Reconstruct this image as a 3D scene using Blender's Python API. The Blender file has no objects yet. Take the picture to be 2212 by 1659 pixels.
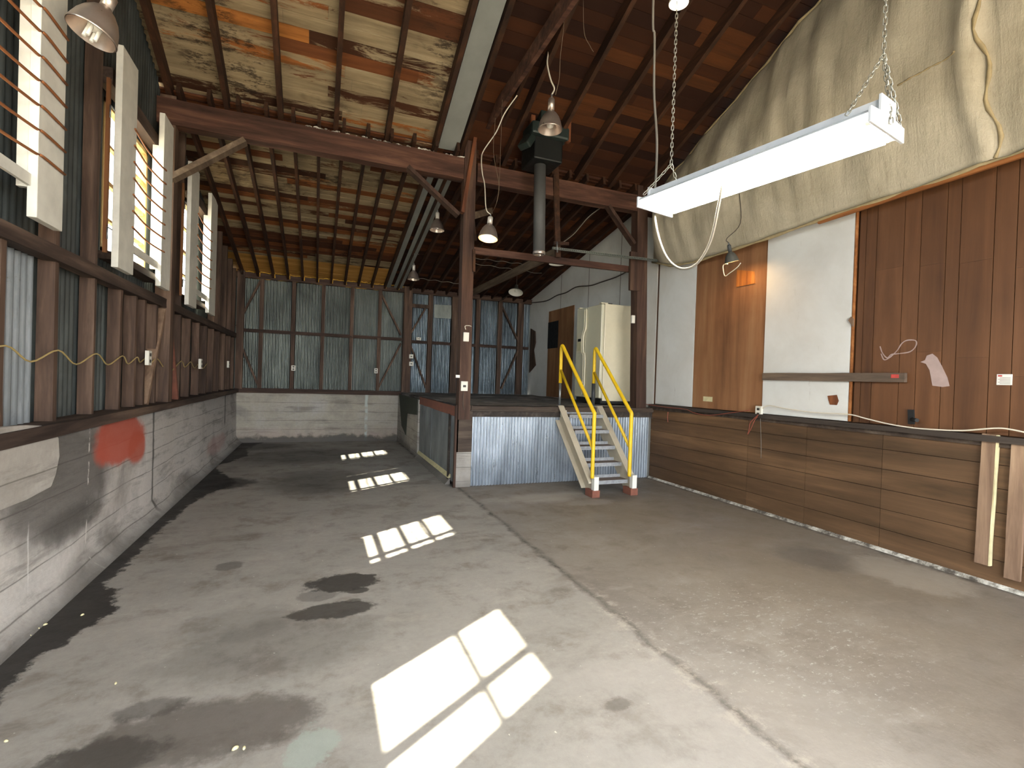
import bpy, math, random
from mathutils import Vector, Matrix
random.seed(7)
PI = math.pi
S = bpy.context.scene
COL = S.collection
# ------------------------------------------------------------------ camera
F = 1065.8; CX, CY = 1106.0, 829.5; HC = 1.6
YAW, PITCH, ROLL = 0.375154, -0.0090008, 0.0331208
cy_, sy_, cp_, sp_ = math.cos(YAW), math.sin(YAW), math.cos(PITCH), math.sin(PITCH)
fw = Vector((sy_*cp_, cy_*cp_, sp_)); r0 = Vector((cy_, -sy_, 0)); u0 = r0.cross(fw)
rt = r0*math.cos(ROLL) + u0*math.sin(ROLL); up = -r0*math.sin(ROLL) + u0*math.cos(ROLL)
cd = bpy.data.cameras.new('camera'); cam = bpy.data.objects.new('camera', cd); COL.objects.link(cam)
cd.sensor_width = 36; cd.sensor_fit = 'HORIZONTAL'; cd.lens = F/2212*36; cd.clip_start = .05; cd.clip_end = 300
m3 = Matrix((rt, up, -fw)).transposed(); cam.matrix_world = Matrix.Translation((0, 0, HC)) @ m3.to_4x4()
S.camera = cam
# ------------------------------------------------------------------ world, sun, exposure
W = bpy.data.worlds.new('world'); S.world = W; W.use_nodes = True
bg = W.node_tree.nodes['Background']; bg.inputs[0].default_value = (.86, .93, 1, 1); bg.inputs[1].default_value = 6.0
sd = bpy.data.lights.new('sun', 'SUN'); sd.energy = 26; sd.angle = math.radians(.55); sd.color = (1, .9, .74)
sun = bpy.data.objects.new('sun', sd); COL.objects.link(sun); sun.location = (-20, -12, 25)
sun.rotation_euler = Vector((.82, .54, -1)).to_track_quat('-Z', 'Y').to_euler()
def portal(name, loc, d, sx, sy):
    l = bpy.data.lights.new(name, 'AREA'); l.shape = 'RECTANGLE'; l.size = sx; l.size_y = sy
    l.cycles.is_portal = True
    o = bpy.data.objects.new(name, l); COL.objects.link(o); o.location = loc
    o.rotation_euler = Vector(d).to_track_quat('-Z', 'Z').to_euler()
S.view_settings.view_transform = 'Standard'; S.view_settings.look = 'None'
S.view_settings.exposure = 1.3; S.view_settings.gamma = 1
# ------------------------------------------------------------------ helpers
def at(px, py, **k):
    d = fw*F + rt*(px-CX) - up*(py-CY); o = Vector((0, 0, HC))
    (ax, v), = k.items(); i = 'XYZ'.index(ax)
    return o + d*((v-o[i])/d[i])
def atroof(px, py, s, z0, Y0):
    d = fw*F + rt*(px-CX) - up*(py-CY); o = Vector((0, 0, HC))
    return o + d*((z0+s*Y0-HC)/(d.z+s*d.y))
def tag(o, label=None, cat=None, group=None, kind=None):
    if label: o['label'] = label
    if cat: o['category'] = cat
    if group: o['group'] = group
    if kind: o['kind'] = kind
    return o
def thing(name, loc, label, cat, group=None, rz=0):
    o = bpy.data.objects.new(name, None); COL.objects.link(o); o.location = loc; o.rotation_euler.z = rz
    o.empty_display_size = .05
    return tag(o, label, cat, group)
def struct(name, loc=(0, 0, 0)):
    o = bpy.data.objects.new(name, None); COL.objects.link(o); o.location = loc; o['kind'] = 'structure'
    return o
class MB:
    def __init__(s): s.v = []; s.f = []; s.sm = []
    def add(s, v, f, smooth=False):
        n = len(s.v); s.v += [tuple(p) for p in v]; s.f += [tuple(i+n for i in q) for q in f]; s.sm += [smooth]*len(f); return s
    def box(s, a, b):
        x0, y0, z0 = (min(a[i], b[i]) for i in range(3)); x1, y1, z1 = (max(a[i], b[i]) for i in range(3))
        return s.add([(x0,y0,z0),(x1,y0,z0),(x1,y1,z0),(x0,y1,z0),(x0,y0,z1),(x1,y0,z1),(x1,y1,z1),(x0,y1,z1)],
                     [(0,3,2,1),(4,5,6,7),(0,1,5,4),(1,2,6,5),(2,3,7,6),(3,0,4,7)])
    def beam(s, p, q, w, h, ref=(0, 0, 1), seg=1, jit=0):
        p = Vector(p); q = Vector(q); d = (q-p).normalized(); ref = Vector(ref)
        if abs(d.dot(ref)) > .98: ref = Vector((0, 1, 0))
        a = d.cross(ref).normalized()*w/2; b = a.cross(d).normalized()*h/2
        if b.dot(ref) < 0: b = -b
        V = []; Fc = []
        for i in range(seg+1):
            c = p.lerp(q, i/seg)
            for sa, sb in ((-1,-1),(1,-1),(1,1),(-1,1)):
                j = Vector((random.uniform(-jit, jit), random.uniform(-jit, jit), random.uniform(-jit, jit))) if jit else Vector()
                V.append(c+a*sa+b*sb+j)
        for i in range(seg):
            for k in range(4): Fc.append((i*4+k, i*4+(k+1)%4, i*4+4+(k+1)%4, i*4+4+k))
        Fc += [(3,2,1,0), tuple(seg*4+k for k in range(4))]
        return s.add(V, Fc)
    def tube(s, pts, r, n=8, cap=True, closed=False):
        pts = [Vector(p) for p in pts]; V = []; Fc = []; m = len(pts); prev = None
        for i, p in enumerate(pts):
            if closed: t = pts[(i+1) % m]-pts[i-1]
            else: t = pts[min(i+1, m-1)]-pts[max(i-1, 0)]
            t.normalize()
            if prev is None:
                a = t.orthogonal().normalized()
            else:
                a = (prev-t*prev.dot(t)).normalized()
            prev = a; b = t.cross(a); rr = r[i] if isinstance(r, (list, tuple)) else r
            for k in range(n):
                an = 2*PI*k/n; V.append(p+a*math.cos(an)*rr+b*math.sin(an)*rr)
        for i in range(m if closed else m-1):
            for k in range(n):
                j = (i+1) % m; Fc.append((i*n+k, i*n+(k+1)%n, j*n+(k+1)%n, j*n+k))
        s.add(V, Fc, True)
        if cap and not closed:
            s.f.append(tuple(len(s.v)-len(V)+k for k in range(n))[::-1]); s.sm.append(False)
            s.f.append(tuple(len(s.v)-n+k for k in range(n))); s.sm.append(False)
        return s
    def lathe(s, prof, M=None, n=32):
        V = []; Fc = []; M = M or Matrix.Identity(4)
        for r, z in prof:
            for k in range(n):
                a = 2*PI*k/n; V.append(M @ Vector((r*math.cos(a), r*math.sin(a), z)))
        for i in range(len(prof)-1):
            for k in range(n): Fc.append((i*n+k, i*n+(k+1)%n, i*n+n+(k+1)%n, i*n+n+k))
        return s.add(V, Fc, True)
    def prism(s, poly, d):
        """polygon (list of points in a plane) extruded by vector d"""
        n = len(poly); d = Vector(d); V = [Vector(p) for p in poly]+[Vector(p)+d for p in poly]
        Fc = [tuple(range(n))[::-1], tuple(range(n, 2*n))]+[(i, (i+1)%n, n+(i+1)%n, n+i) for i in range(n)]
        return s.add(V, Fc)
    def grid(s, fn, nu, nv, smooth=True):
        V = [fn(i/nu, j/nv) for j in range(nv+1) for i in range(nu+1)]
        Fc = [(j*(nu+1)+i, j*(nu+1)+i+1, (j+1)*(nu+1)+i+1, (j+1)*(nu+1)+i) for j in range(nv) for i in range(nu)]
        return s.add(V, Fc, smooth)
    def build(s, name, mat, parent=None, bevel=0, solid=0, origin=None):
        me = bpy.data.meshes.new(name)
        off = Vector((0, 0, 0))
        if parent is not None and parent.get('_w') is not None: off = Vector(parent['_w'])
        elif parent is not None:
            off = parent.location.copy(); p = parent.parent
            while p: off += p.location; p = p.parent
        if parent is None and origin is not None: off = Vector(origin)
        V = [Vector(v)-off for v in s.v]
        if parent is not None and abs(parent.rotation_euler.z) > 1e-6:
            R = Matrix.Rotation(-parent.rotation_euler.z, 3, 'Z'); V = [R @ v for v in V]
        me.from_pydata(V, [], s.f); me.validate()
        if len(me.polygons) == len(s.sm): me.polygons.foreach_set('use_smooth', s.sm)
        me.materials.append(mat)
        o = bpy.data.objects.new(name, me); COL.objects.link(o)
        if parent is not None: o.parent = parent
        elif origin is not None: o.location = origin
        if solid:
            m = o.modifiers.new('solid', 'SOLIDIFY'); m.thickness = solid; m.offset = 0
        if bevel:
            m = o.modifiers.new('bevel', 'BEVEL'); m.width = bevel; m.segments = 2; m.limit_method = 'ANGLE'
        return o
def cr(pts, n=8):
    """Catmull-Rom smooth path"""
    P = [Vector(p) for p in pts]; P = [P[0]*2-P[1]]+P+[P[-1]*2-P[-2]]; out = []
    for i in range(1, len(P)-2):
        for k in range(n):
            t = k/n; a, b, c, d = P[i-1:i+3]
            out.append(.5*((2*b)+(c-a)*t+(2*a-5*b+4*c-d)*t*t+(3*b-3*c+d-a)*t**3))
    return out+[P[-2]]
ORD = ['first','second','third','fourth','fifth','sixth','seventh','eighth','ninth','tenth','eleventh','twelfth','thirteenth','fourteenth','fifteenth','sixteenth','seventeenth','eighteenth','nineteenth','twentieth','twenty-first','twenty-second','twenty-third','twenty-fourth','twenty-fifth','twenty-sixth']
# ------------------------------------------------------------------ materials
def hexc(h, k=1):
    h = h.lstrip('#'); o = []
    for i in (0, 2, 4):
        c = int(h[i:i+2], 16)/255; o.append((c/12.92 if c <= .04045 else ((c+.055)/1.055)**2.4)*k)
    return (*o, 1)
class NT:
    def __init__(s, name):
        s.m = bpy.data.materials.new(name); s.m.use_nodes = True; s.t = s.m.node_tree; s.n = s.t.nodes
        s.b = s.n['Principled BSDF']
    def node(s, t, **k):
        n = s.n.new(t)
        for a, v in k.items(): setattr(n, a, v)
        return n
    def link(s, a, b): s.t.links.new(a, b)
    def put(s, sock, v):
        if v is None: return
        if isinstance(v, bpy.types.NodeSocket): s.link(v, sock)
        else: sock.default_value = v
    def math(s, op, a, b=None, c=None, clamp=False):
        n = s.node('ShaderNodeMath', operation=op); n.use_clamp = clamp
        for i, v in enumerate((a, b, c)): s.put(n.inputs[i], v)
        return n.outputs[0]
    def pos(s, world=True):
        return s.node('ShaderNodeNewGeometry').outputs['Position'] if world else s.node('ShaderNodeTexCoord').outputs['Object']
    def sep(s, v):
        n = s.node('ShaderNodeSeparateXYZ'); s.link(v, n.inputs[0]); return n.outputs
    def noise(s, vec, scale=(1, 1, 1), sc=1.0, det=4, rough=.6, off=(0, 0, 0), dist=0):
        mp = s.node('ShaderNodeMapping'); s.link(vec, mp.inputs[0]); mp.inputs['Scale'].default_value = scale; mp.inputs['Location'].default_value = off
        n = s.node('ShaderNodeTexNoise'); s.link(mp.outputs[0], n.inputs['Vector']); n.inputs['Scale'].default_value = sc
        n.inputs['Detail'].default_value = det; n.inputs['Roughness'].default_value = rough; n.inputs['Distortion'].default_value = dist
        return n.outputs[0]
    def ramp(s, f, stops, interp='LINEAR'):
        n = s.node('ShaderNodeValToRGB'); s.link(f, n.inputs[0]); e = n.color_ramp.elements; n.color_ramp.interpolation = interp
        while len(e) < len(stops): e.new(.5)
        for el, (p, c) in zip(e, stops): el.position = p; el.color = c if isinstance(c, tuple) else ((c, c, c, 1) if not isinstance(c, str) else hexc(c))
        return n.outputs[0]
    def rng(s, f, a, b, c=0, d=1, smooth=False):
        n = s.node('ShaderNodeMapRange'); n.interpolation_type = 'SMOOTHSTEP' if smooth else 'LINEAR'
        s.link(f, n.inputs[0]); 
        for i, v in zip((1, 2, 3, 4), (a, b, c, d)): n.inputs[i].default_value = v
        return n.outputs[0]
    def mix(s, f, a, b, mode='MIX'):
        n = s.node('ShaderNodeMix', data_type='RGBA', blend_type=mode)
        s.put(n.inputs[0], f); s.put(n.inputs[6], a if not isinstance(a, str) else hexc(a)); s.put(n.inputs[7], b if not isinstance(b, str) else hexc(b))
        return n.outputs[2]
    def island(s): return s.node('ShaderNodeNewGeometry').outputs['Random Per Island']
    def objrand(s): return s.node('ShaderNodeObjectInfo').outputs['Random']
    def blob(s, vec, c, r, nz, amt=.5, edge=.12):
        a = s.node('ShaderNodeVectorMath', operation='SUBTRACT'); s.link(vec, a.inputs[0]); a.inputs[1].default_value = c
        d = s.node('ShaderNodeVectorMath', operation='DIVIDE'); s.link(a.outputs[0], d.inputs[0]); d.inputs[1].default_value = r
        l = s.node('ShaderNodeVectorMath', operation='LENGTH'); s.link(d.outputs[0], l.inputs[0])
        v = s.math('ADD', l.outputs['Value'], s.math('MULTIPLY', s.math('SUBTRACT', nz, .5), amt*2))
        return s.rng(v, 1-edge, 1+edge, 1, 0, True)
    def done(s, color=None, rough=.8, metal=0, bump=None, bs=.3, bd=.01, spec=None):
        s.put(s.b.inputs['Base Color'], color if not isinstance(color, str) else hexc(color)); s.put(s.b.inputs['Roughness'], rough); s.put(s.b.inputs['Metallic'], metal)
        if spec is not None: s.b.inputs['Specular IOR Level'].default_value = spec
        if bump is not None:
            n = s.node('ShaderNodeBump'); n.inputs['Strength'].default_value = bs; n.inputs['Distance'].default_value = bd
            s.link(bump, n.inputs['Height']); s.link(n.outputs[0], s.b.inputs['Normal'])
        return s.m
def wood(name, c1, c2, c3, ax='Z', rough=.75, var=.5, world=True, sc=9, spec=.3):
    t = NT(name); p = t.pos(world)
    st = {'X': (.08, 1, 1), 'Y': (1, .08, 1), 'Z': (1, 1, .08)}[ax]
    a = t.noise(p, st, sc, 6, .65, dist=.3); b = t.noise(p, (1, 1, 1), 1.6, 4, .6)
    c = t.ramp(a, [(.3, c1), (.52, c2), (.75, c3)])
    r = t.math('ADD', t.math('MULTIPLY', t.island(), .5), t.math('MULTIPLY', t.objrand(), .5))
    k = t.math('ADD', t.math('MULTIPLY', r, var), t.math('MULTIPLY', b, .5)); k = t.math('ADD', k, .75-var/2)
    vm = t.node('ShaderNodeVectorMath', operation='SCALE'); t.link(c, vm.inputs[0]); t.link(k, vm.inputs['Scale'])
    return t.done(vm.outputs[0], rough, bump=a, bs=.25, bd=.004, spec=spec)
def plain(name, c, rough=.5, metal=0, vary=.15, world=False, sc=12, spec=None):
    t = NT(name); n = t.noise(t.pos(world), (1, 1, 1), sc, 5, .6)
    k = t.rng(n, .3, .7, 1-vary, 1+vary); base = hexc(c)
    vm = t.node('ShaderNodeVectorMath', operation='SCALE'); vm.inputs[0].default_value = base[:3]; t.link(k, vm.inputs['Scale'])
    return t.done(vm.outputs[0], t.rng(n, .3, .7, rough-.06, min(1, rough+.08)), metal, spec=spec)
def emit(name, c, st):
    t = NT(name); t.b.inputs['Base Color'].default_value = hexc(c); t.b.inputs['Emission Color'].default_value = hexc(c); t.b.inputs['Emission Strength'].default_value = st
    return t.m
# world X planes
XL = -1.66; XB = 5.36; YB = 12.345; PY = 6.988; PX = 1.906; PZ = 1.2
ROOF_S, ROOF_Z = .43, 4.8      # near roof: underside of the rafters z = 4.8 + .43 (7 - y)
BACK_S, BACK_Z = .2, 4.76      # back bay roof: underside of the rafters z = 4.76 - .2 (y - 7)
def zn(y, o=0): return ROOF_Z + ROOF_S*(7-y) + o
def zb(y, o=0): return BACK_Z - BACK_S*(y-7) + o

# floor concrete
def floor_mat():
    t = NT('floor_concrete'); p = t.pos(); x, y, z = t.sep(p)
    big = t.noise(p, (1, 1, 1), .55, 5, .6, dist=.4); mid = t.noise(p, (1, 1, 1), 2.3, 8, .7, dist=.15); edg = t.noise(p, (1, 1, 1), 7, 6, .7, off=(3, 9, 4)); mot = t.noise(p, (1, 1.5, 1), 1.4, 8, .72, off=(8, 1, 6), dist=.2); fine = t.noise(p, (1, 1, 1), 22, 6, .7)
    strk = t.noise(p, (.5, 1.6, 1), 3.1, 6, .65, off=(3, 1, 0), dist=.15)
    c = t.ramp(big, [(.3, '#777069'), (.5, '#8a837b'), (.7, '#98928a')])
    c = t.mix(t.math('MULTIPLY', t.rng(x, 1.9, 2.02, 1, 0), .55), c, '#aaa7a1')  # left of the joint painted paler and cooler, standing in for window light
    c = t.mix(t.rng(mid, .5, .66, 0, .6, True), c, '#6e655b')
    c = t.mix(t.rng(mot, .5, .72, 0, .55, True), c, '#5f574f'); c = t.mix(t.rng(mot, .48, .3, 0, .45, True), c, '#b3ada5')
    c = t.mix(t.rng(strk, .55, .75, 0, .6, True), c, '#a8a198')
    c = t.mix(t.rng(fine, .3, .8, 0, .3), c, '#6f6860')
    # brownish film right of the joint, also painting that side as less lit
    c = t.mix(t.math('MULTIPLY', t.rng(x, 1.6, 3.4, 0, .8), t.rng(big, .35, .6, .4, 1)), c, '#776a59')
    # pale scuffs in front on the right
    sp = t.noise(p, (1, 1.6, 1), 16, 8, .85, off=(9, 2, 0)); m = t.blob(p, (2.75, 2.35, 0), (.95, .75, 1), mid, .5, .5)
    c = t.mix(t.math('MULTIPLY', m, t.rng(sp, .54, .64, 0, .75, True)), c, '#c3beb5')
    m = t.blob(p, (1.9, 1.7, 0), (.7, .9, 1), mid, .4, .6); c = t.mix(t.math('MULTIPLY', m, .35), c, '#aba59f')
    m = t.blob(p, (3.0, 6.1, 0), (.9, .22, 1), mid, .5, .4); c = t.mix(t.math('MULTIPLY', m, .5), c, '#b5aea4')
    wsp = t.noise(p, (1, 1, 1), 30, 2, .5, off=(4, 7, 1)); c = t.mix(t.rng(wsp, .74, .78, 0, .8), c, '#d8d3c8')
    # oil and damp stains
    def st(px, py, rx, ry, k, col='#37332f', amt=.45, edge=.12):
        nonlocal c
        q = at(px, py, Z=0); mm = t.blob(p, (q.x, q.y, 0), (rx*1.1, ry*1.1, 1), edg if rx < .3 else t.math('ADD', t.math('MULTIPLY', mid, .5), t.math('MULTIPLY', edg, .5)), amt*(1.5 if rx < .3 else 1.6), edge); c = t.mix(t.math('MULTIPLY', mm, k), c, col)
    st(742, 1258, .24, .15, .92); st(776, 1276, .07, .05, .85); st(720, 1318, .24, .11, .85); st(688, 1286, .12, .09, .4); st(762, 1298, .05, .03, .6)
    st(600, 1395, .5, .3, .35, '#4a443e', .7, .3); st(420, 1580, .42, .2, .7, '#4d453e', .9, .25); st(215, 1640, .2, .1, .75, '#3b3733', .7, .25)
    st(330, 1530, .12, .07, .5, '#3b3733', .7, .25); st(520, 1350, .3, .2, .25, '#4a443e', .8, .3)
    st(700, 1040, .7, .8, .55, '#2f2b28', .5, .4); st(660, 985, 1.1, .8, .5, '#33302c', .5, .35); st(540, 965, .8, .5, .7, '#2a2725', .5, .4)
    st(480, 1045, .35, .35, .8, '#26231f', .6, .2); st(495, 1222, .09, .09, .5); st(1335, 1520, .07, .04, .6, '#5b544c', .9, .3); st(1300, 1075, .5, .25, .35, '#4a443e', .5, .3)
    st(1275, 1085, .3, .14, .3, '#b0a9a0', .6, .3); st(1200, 1080, .25, .12, .3, '#b0a9a0', .6, .3); st(680, 1610, .09, .13, .7, '#9aa39a', .9, .15)
    st(1960, 1240, .35, .4, .5, '#a79d8f', .6, .2); st(1760, 1205, .3, .3, .35, '#3f3a35', .7, .3)
    # black seepage along the foot of the left wall: width given along y
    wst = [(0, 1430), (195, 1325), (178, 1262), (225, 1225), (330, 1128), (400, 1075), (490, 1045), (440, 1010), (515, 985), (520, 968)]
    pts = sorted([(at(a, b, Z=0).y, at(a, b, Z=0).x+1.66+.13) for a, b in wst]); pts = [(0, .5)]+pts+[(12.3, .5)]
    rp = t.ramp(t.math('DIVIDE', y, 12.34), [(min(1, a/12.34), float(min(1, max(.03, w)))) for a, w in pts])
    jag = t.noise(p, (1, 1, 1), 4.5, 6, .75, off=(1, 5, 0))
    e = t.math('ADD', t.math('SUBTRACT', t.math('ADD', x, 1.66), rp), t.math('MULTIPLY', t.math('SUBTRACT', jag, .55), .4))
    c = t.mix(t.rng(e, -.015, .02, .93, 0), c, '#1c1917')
    # joint running away from the camera at x = 1.95, gritty and broken
    w = t.math('ABSOLUTE', t.math('SUBTRACT', t.math('ADD', x, t.math('MULTIPLY', t.math('SUBTRACT', mid, .5), .22)), 1.96))
    g = t.noise(p, (1, 1, 1), 7, 6, .8, off=(2, 2, 2))
    jn = t.math('MULTIPLY', t.rng(w, .004, .05, 1, 0), t.rng(y, 6.9, 7, 1, 0)); c = t.mix(t.math('MULTIPLY', jn, t.rng(g, .35, .6, .1, .95)), c, '#3b3630')
    w2 = t.math('MULTIPLY', t.rng(w, .05, .14, 1, 0), t.rng(g, .5, .6, 0, .5)); c = t.mix(t.math('MULTIPLY', w2, t.rng(y, 3.2, 3.6, 1, 0)), c, '#b9b0a4')
    # dark line by the foot of the platform side and back
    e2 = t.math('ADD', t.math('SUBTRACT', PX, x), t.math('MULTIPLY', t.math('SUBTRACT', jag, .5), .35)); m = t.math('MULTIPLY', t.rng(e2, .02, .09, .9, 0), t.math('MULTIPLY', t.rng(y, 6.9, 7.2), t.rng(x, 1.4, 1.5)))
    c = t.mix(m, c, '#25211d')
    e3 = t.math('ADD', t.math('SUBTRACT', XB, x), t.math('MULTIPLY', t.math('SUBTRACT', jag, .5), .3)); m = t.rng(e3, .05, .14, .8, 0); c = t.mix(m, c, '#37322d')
    ro = t.rng(mid, .3, .7, .5, .8)
    return t.done(c, ro, bump=t.math('ADD', fine, t.math('MULTIPLY', mid, 1.5)), bs=.25, bd=.01, spec=.45)
def conc_wall(name, axis, base='#a39e97', extra=None, pink=0):
    t = NT(name); p = t.pos(); x, y, z = t.sep(p)
    big = t.noise(p, (1, 1, 1), .9, 5, .6, dist=.5); strz = t.noise(p, (.35, .35, 2.4), 3, 7, .7); fine = t.noise(p, (1, 1, 1), 25, 5, .7); drip = t.noise(p, (3, 3, .25), 3, 5, .6)
    c = t.ramp(big, [(.3, '#8d8780'), (.5, base), (.7, '#bcb7b0')])
    c = t.mix(t.rng(strz, .5, .68, 0, .55, True), c, '#6b655e'); c = t.mix(t.rng(drip, .58, .75, 0, .4, True), c, '#bdb9b3')
    c = t.mix(t.rng(fine, .3, .8, 0, .3), c, '#6d675f')
    wob = t.math('ADD', z, t.math('MULTIPLY', big, .03)); ln = t.math('ABSOLUTE', t.math('SUBTRACT', t.math('FRACT', t.math('DIVIDE', wob, .205)), .5))
    c = t.mix(t.math('MULTIPLY', t.rng(ln, .0, .035, .8, 0), t.rng(strz, .35, .5)), c, '#4f4a44')
    if pink: c = t.mix(t.math('MULTIPLY', t.rng(z, .12, .4, .5, 0), t.rng(big, .35, .6)), c, '#b08d82')
    if extra: c = extra(t, c, p, x, y, z, big, strz, drip)
    c = t.mix(t.rng(t.math('ADD', z, t.math('MULTIPLY', t.math('SUBTRACT', big, .5), .3)), .02, .16, .55, 0), c, '#5d5852')
    return t.done(c, .85, bump=t.math('ADD', fine, t.math('MULTIPLY', strz, 2)), bs=.35, bd=.012)
def left_extra(t, c, p, x, y, z, big, strz, drip):
    nz = t.noise(p, (1, 1, 1), 3.2, 5, .6)
    m = t.blob(p, (XL, 4.45, .78), (1, .85, .42), nz, .35, .3); c = t.mix(t.math('MULTIPLY', m, .8), c, '#46413c')
    m = t.blob(p, (XL, 4.6, .45), (1, .5, .12), nz, .5, .4); c = t.mix(t.math('MULTIPLY', m, .6), c, '#3d3934')
    m = t.blob(p, (XL, 5.5, .95), (1, .62, .24), nz, .35, .14); c = t.mix(t.math('MULTIPLY', m, .92), c, '#b5503a')
    m = t.blob(p, (XL, 5.95, .8), (1, .22, .16), nz, .3, .2); c = t.mix(t.math('MULTIPLY', m, .9), c, '#ad4f38')
    for yy, z0, w in ((6.42, .0, .035), (10.9, .5, .05)):
        d = t.math('ABSOLUTE', t.math('SUBTRACT', t.math('ADD', y, t.math('MULTIPLY', t.math('SUBTRACT', nz, .5), .12)), yy))
        c = t.mix(t.math('MULTIPLY', t.rng(d, w*.4, w*1.4, .85, 0), t.rng(z, z0, z0+.1)), c, '#3a3632')
    d = t.math('ABSOLUTE', t.math('SUBTRACT', t.math('ADD', y, t.math('MULTIPLY', t.math('SUBTRACT', nz, .5), .05)), 4.78))
    c = t.mix(t.math('MULTIPLY', t.rng(d, .005, .016, .8, 0), t.rng(t.noise(p, (1, 1, 1), 7, 4, .7, off=(1, 1, 1)), .48, .56)), c, '#cfcac0')
    for yy, w in ((3.95, .012), (3.5, .05)):
        d = t.math('ABSOLUTE', t.math('SUBTRACT', t.math('ADD', y, t.math('MULTIPLY', t.math('SUBTRACT', nz, .5), .06)), yy))
        c = t.mix(t.math('MULTIPLY', t.rng(d, w*.4, w, .45, 0), t.math('MULTIPLY', t.rng(z, .12, .3), t.rng(z, .5, .62, 1, 0))), c, '#dedbd6')
    m = t.blob(p, (XL, 10.2, .28), (1, .9, .15), nz, .5, .3); c = t.mix(t.math('MULTIPLY', m, .5), c, '#a98077')
    return c
def back_extra(t, c, p, x, y, z, big, strz, drip):
    nz = t.noise(p, (1, 1, 1), 4, 5, .6)
    d = t.math('ABSOLUTE', t.math('SUBTRACT', t.math('ADD', x, t.math('MULTIPLY', t.math('SUBTRACT', nz, .5), .08)), 1.11))
    c = t.mix(t.math('MULTIPLY', t.rng(d, .02, .045, .75, 0), t.rng(nz, .38, .5)), c, '#c3cfcb')
    m = t.rng(t.math('ADD', z, t.math('MULTIPLY', t.math('SUBTRACT', nz, .5), .4)), .1, .16, .85, 0); return t.mix(m, c, '#56524c')
M = {}
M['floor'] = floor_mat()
M['conc_left'] = conc_wall('concrete_left', 'X', '#c4beb7', left_extra); M['conc_back'] = conc_wall('concrete_back', 'Y', '#b3aa9a', back_extra, 1); t = NT('chipped_base_line'); p_ = t.pos(); n_ = t.noise(p_, (1, 1, 1), 5, 7, .75); M['fillet'] = t.done(t.ramp(n_, [(.42, '#4a443d'), (.5, '#8f8a80'), (.62, '#d5d2c8')]), .8); M['conc'] = conc_wall('concrete_plain', 'Y', '#a39d95')
def tin(name, c1, c2, c3, rust=.0, rough=.5, metal=.35):
    t = NT(name); p = t.pos(); a = t.noise(p, (1, 1, .35), 2.2, 6, .65, dist=.5); b = t.noise(p, (2, 2, .3), 7, 6, .7)
    c = t.ramp(a, [(.3, c1), (.5, c2), (.72, c3)]); c = t.mix(t.rng(b, .5, .75, 0, .5, True), c, c1)
    r = t.noise(p, (1, 1, 1), 5, 8, .8, off=(7, 7, 7)); c = t.mix(t.rng(r, .66-rust, .78-rust, 0, .8, True), c, '#4c3426')
    return t.done(c, t.rng(b, .3, .7, rough-.1, rough+.15), metal)
M['tin_dark'] = tin('galvanised_dull', '#2c2e2c', '#424644', '#5d6361', .02)
M['tin_back'] = tin('galvanised_back', '#565a55', '#6f746e', '#878c85', 0, .4, .6)
M['tin_blue'] = tin('galvanised_blue', '#4c5357', '#6b7479', '#97a1a7', .02, .35, .75)
M['tin_front'] = tin('galvanised_front', '#71767b', '#979ea5', '#bcc3cb', .03, .33, .75)
M['tin_flat'] = tin('galvanised_flat', '#5e6367', '#7c8286', '#9da2a6', .06, .5)
M['stud'] = wood('stud_wood', '#30241d', '#554236', '#7d6655', 'Z')
M['studX'] = wood('stud_wood_x', '#281c16', '#43322a', '#614c3f', 'X')
M['studY'] = wood('stud_wood_y', '#281e19', '#463830', '#6d5a4c', 'Y')
M['rafter'] = wood('rafter_wood', '#1d100a', '#352012', '#53331f', 'Y')
M['rust_beam'] = wood('tie_beam_wood', '#261712', '#4a3025', '#6e4e3d', 'X')
M['post'] = wood('post_wood', '#281b15', '#443026', '#5e4839', 'Z')
M['greywood'] = wood('weathered_wood', '#4d4034', '#6d5c4b', '#8f7c66', 'Y')
M['plank'] = wood('offcut_wood', '#5a4638', '#836a56', '#a58a70', 'Z', var=.2)
M['plankY'] = wood('offcut_wood_y', '#3c322a', '#5f5145', '#86715c', 'Y', var=.2)
M['orange_wood'] = wood('fresh_wood', '#7a4a24', '#a8682f', '#c58746', 'Z', var=.2)
M['splice'] = wood('splice_wood', '#4a2a1a', '#6e4026', '#8c5532', 'Z', var=.2); M['darkbeam'] = wood('dark_fascia', '#2a211b', '#463a31', '#62564a', 'X', var=.3)
M['ledge'] = wood('ledge_wood', '#26211d', '#3b332d', '#5c5149', 'Y', var=.3)
def deck(name, cols, paint, pl, amt):
    t = NT(name); p = t.pos(); r = t.island()
    g = t.noise(p, (.12, 1.6, 1.6), 7, 6, .7); c = t.ramp(r, cols); c = t.mix(t.rng(g, .35, .7, .55, 0), c, '#2c1a10')
    if paint:
        w = t.noise(p, (.55, 2.6, 2.6), 2.2, 9, .78, dist=.6); q = t.math('ADD', w, t.math('MULTIPLY', t.math('SUBTRACT', t.math('FRACT', t.math('MULTIPLY', r, 17.3)), .5), amt))
        c = t.mix(t.rng(q, .46, .55, 0, .92, True), c, t.ramp(g, [(.3, paint[0]), (.55, paint[1]), (.75, paint[2])]))
        big = t.noise(p, (1, 1, 1), .8, 4, .6, off=(5, 3, 0)); rot = t.noise(p, (1, 3, 3), 3, 8, .8, off=(2, 8, 0))
        c = t.mix(t.math('MULTIPLY', t.rng(big, .52, .62), t.rng(rot, .48, .58, 0, .85, True)), c, '#241a13')
    return t.done(c, .85, bump=g, bs=.3, bd=.006, spec=.2)
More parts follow.
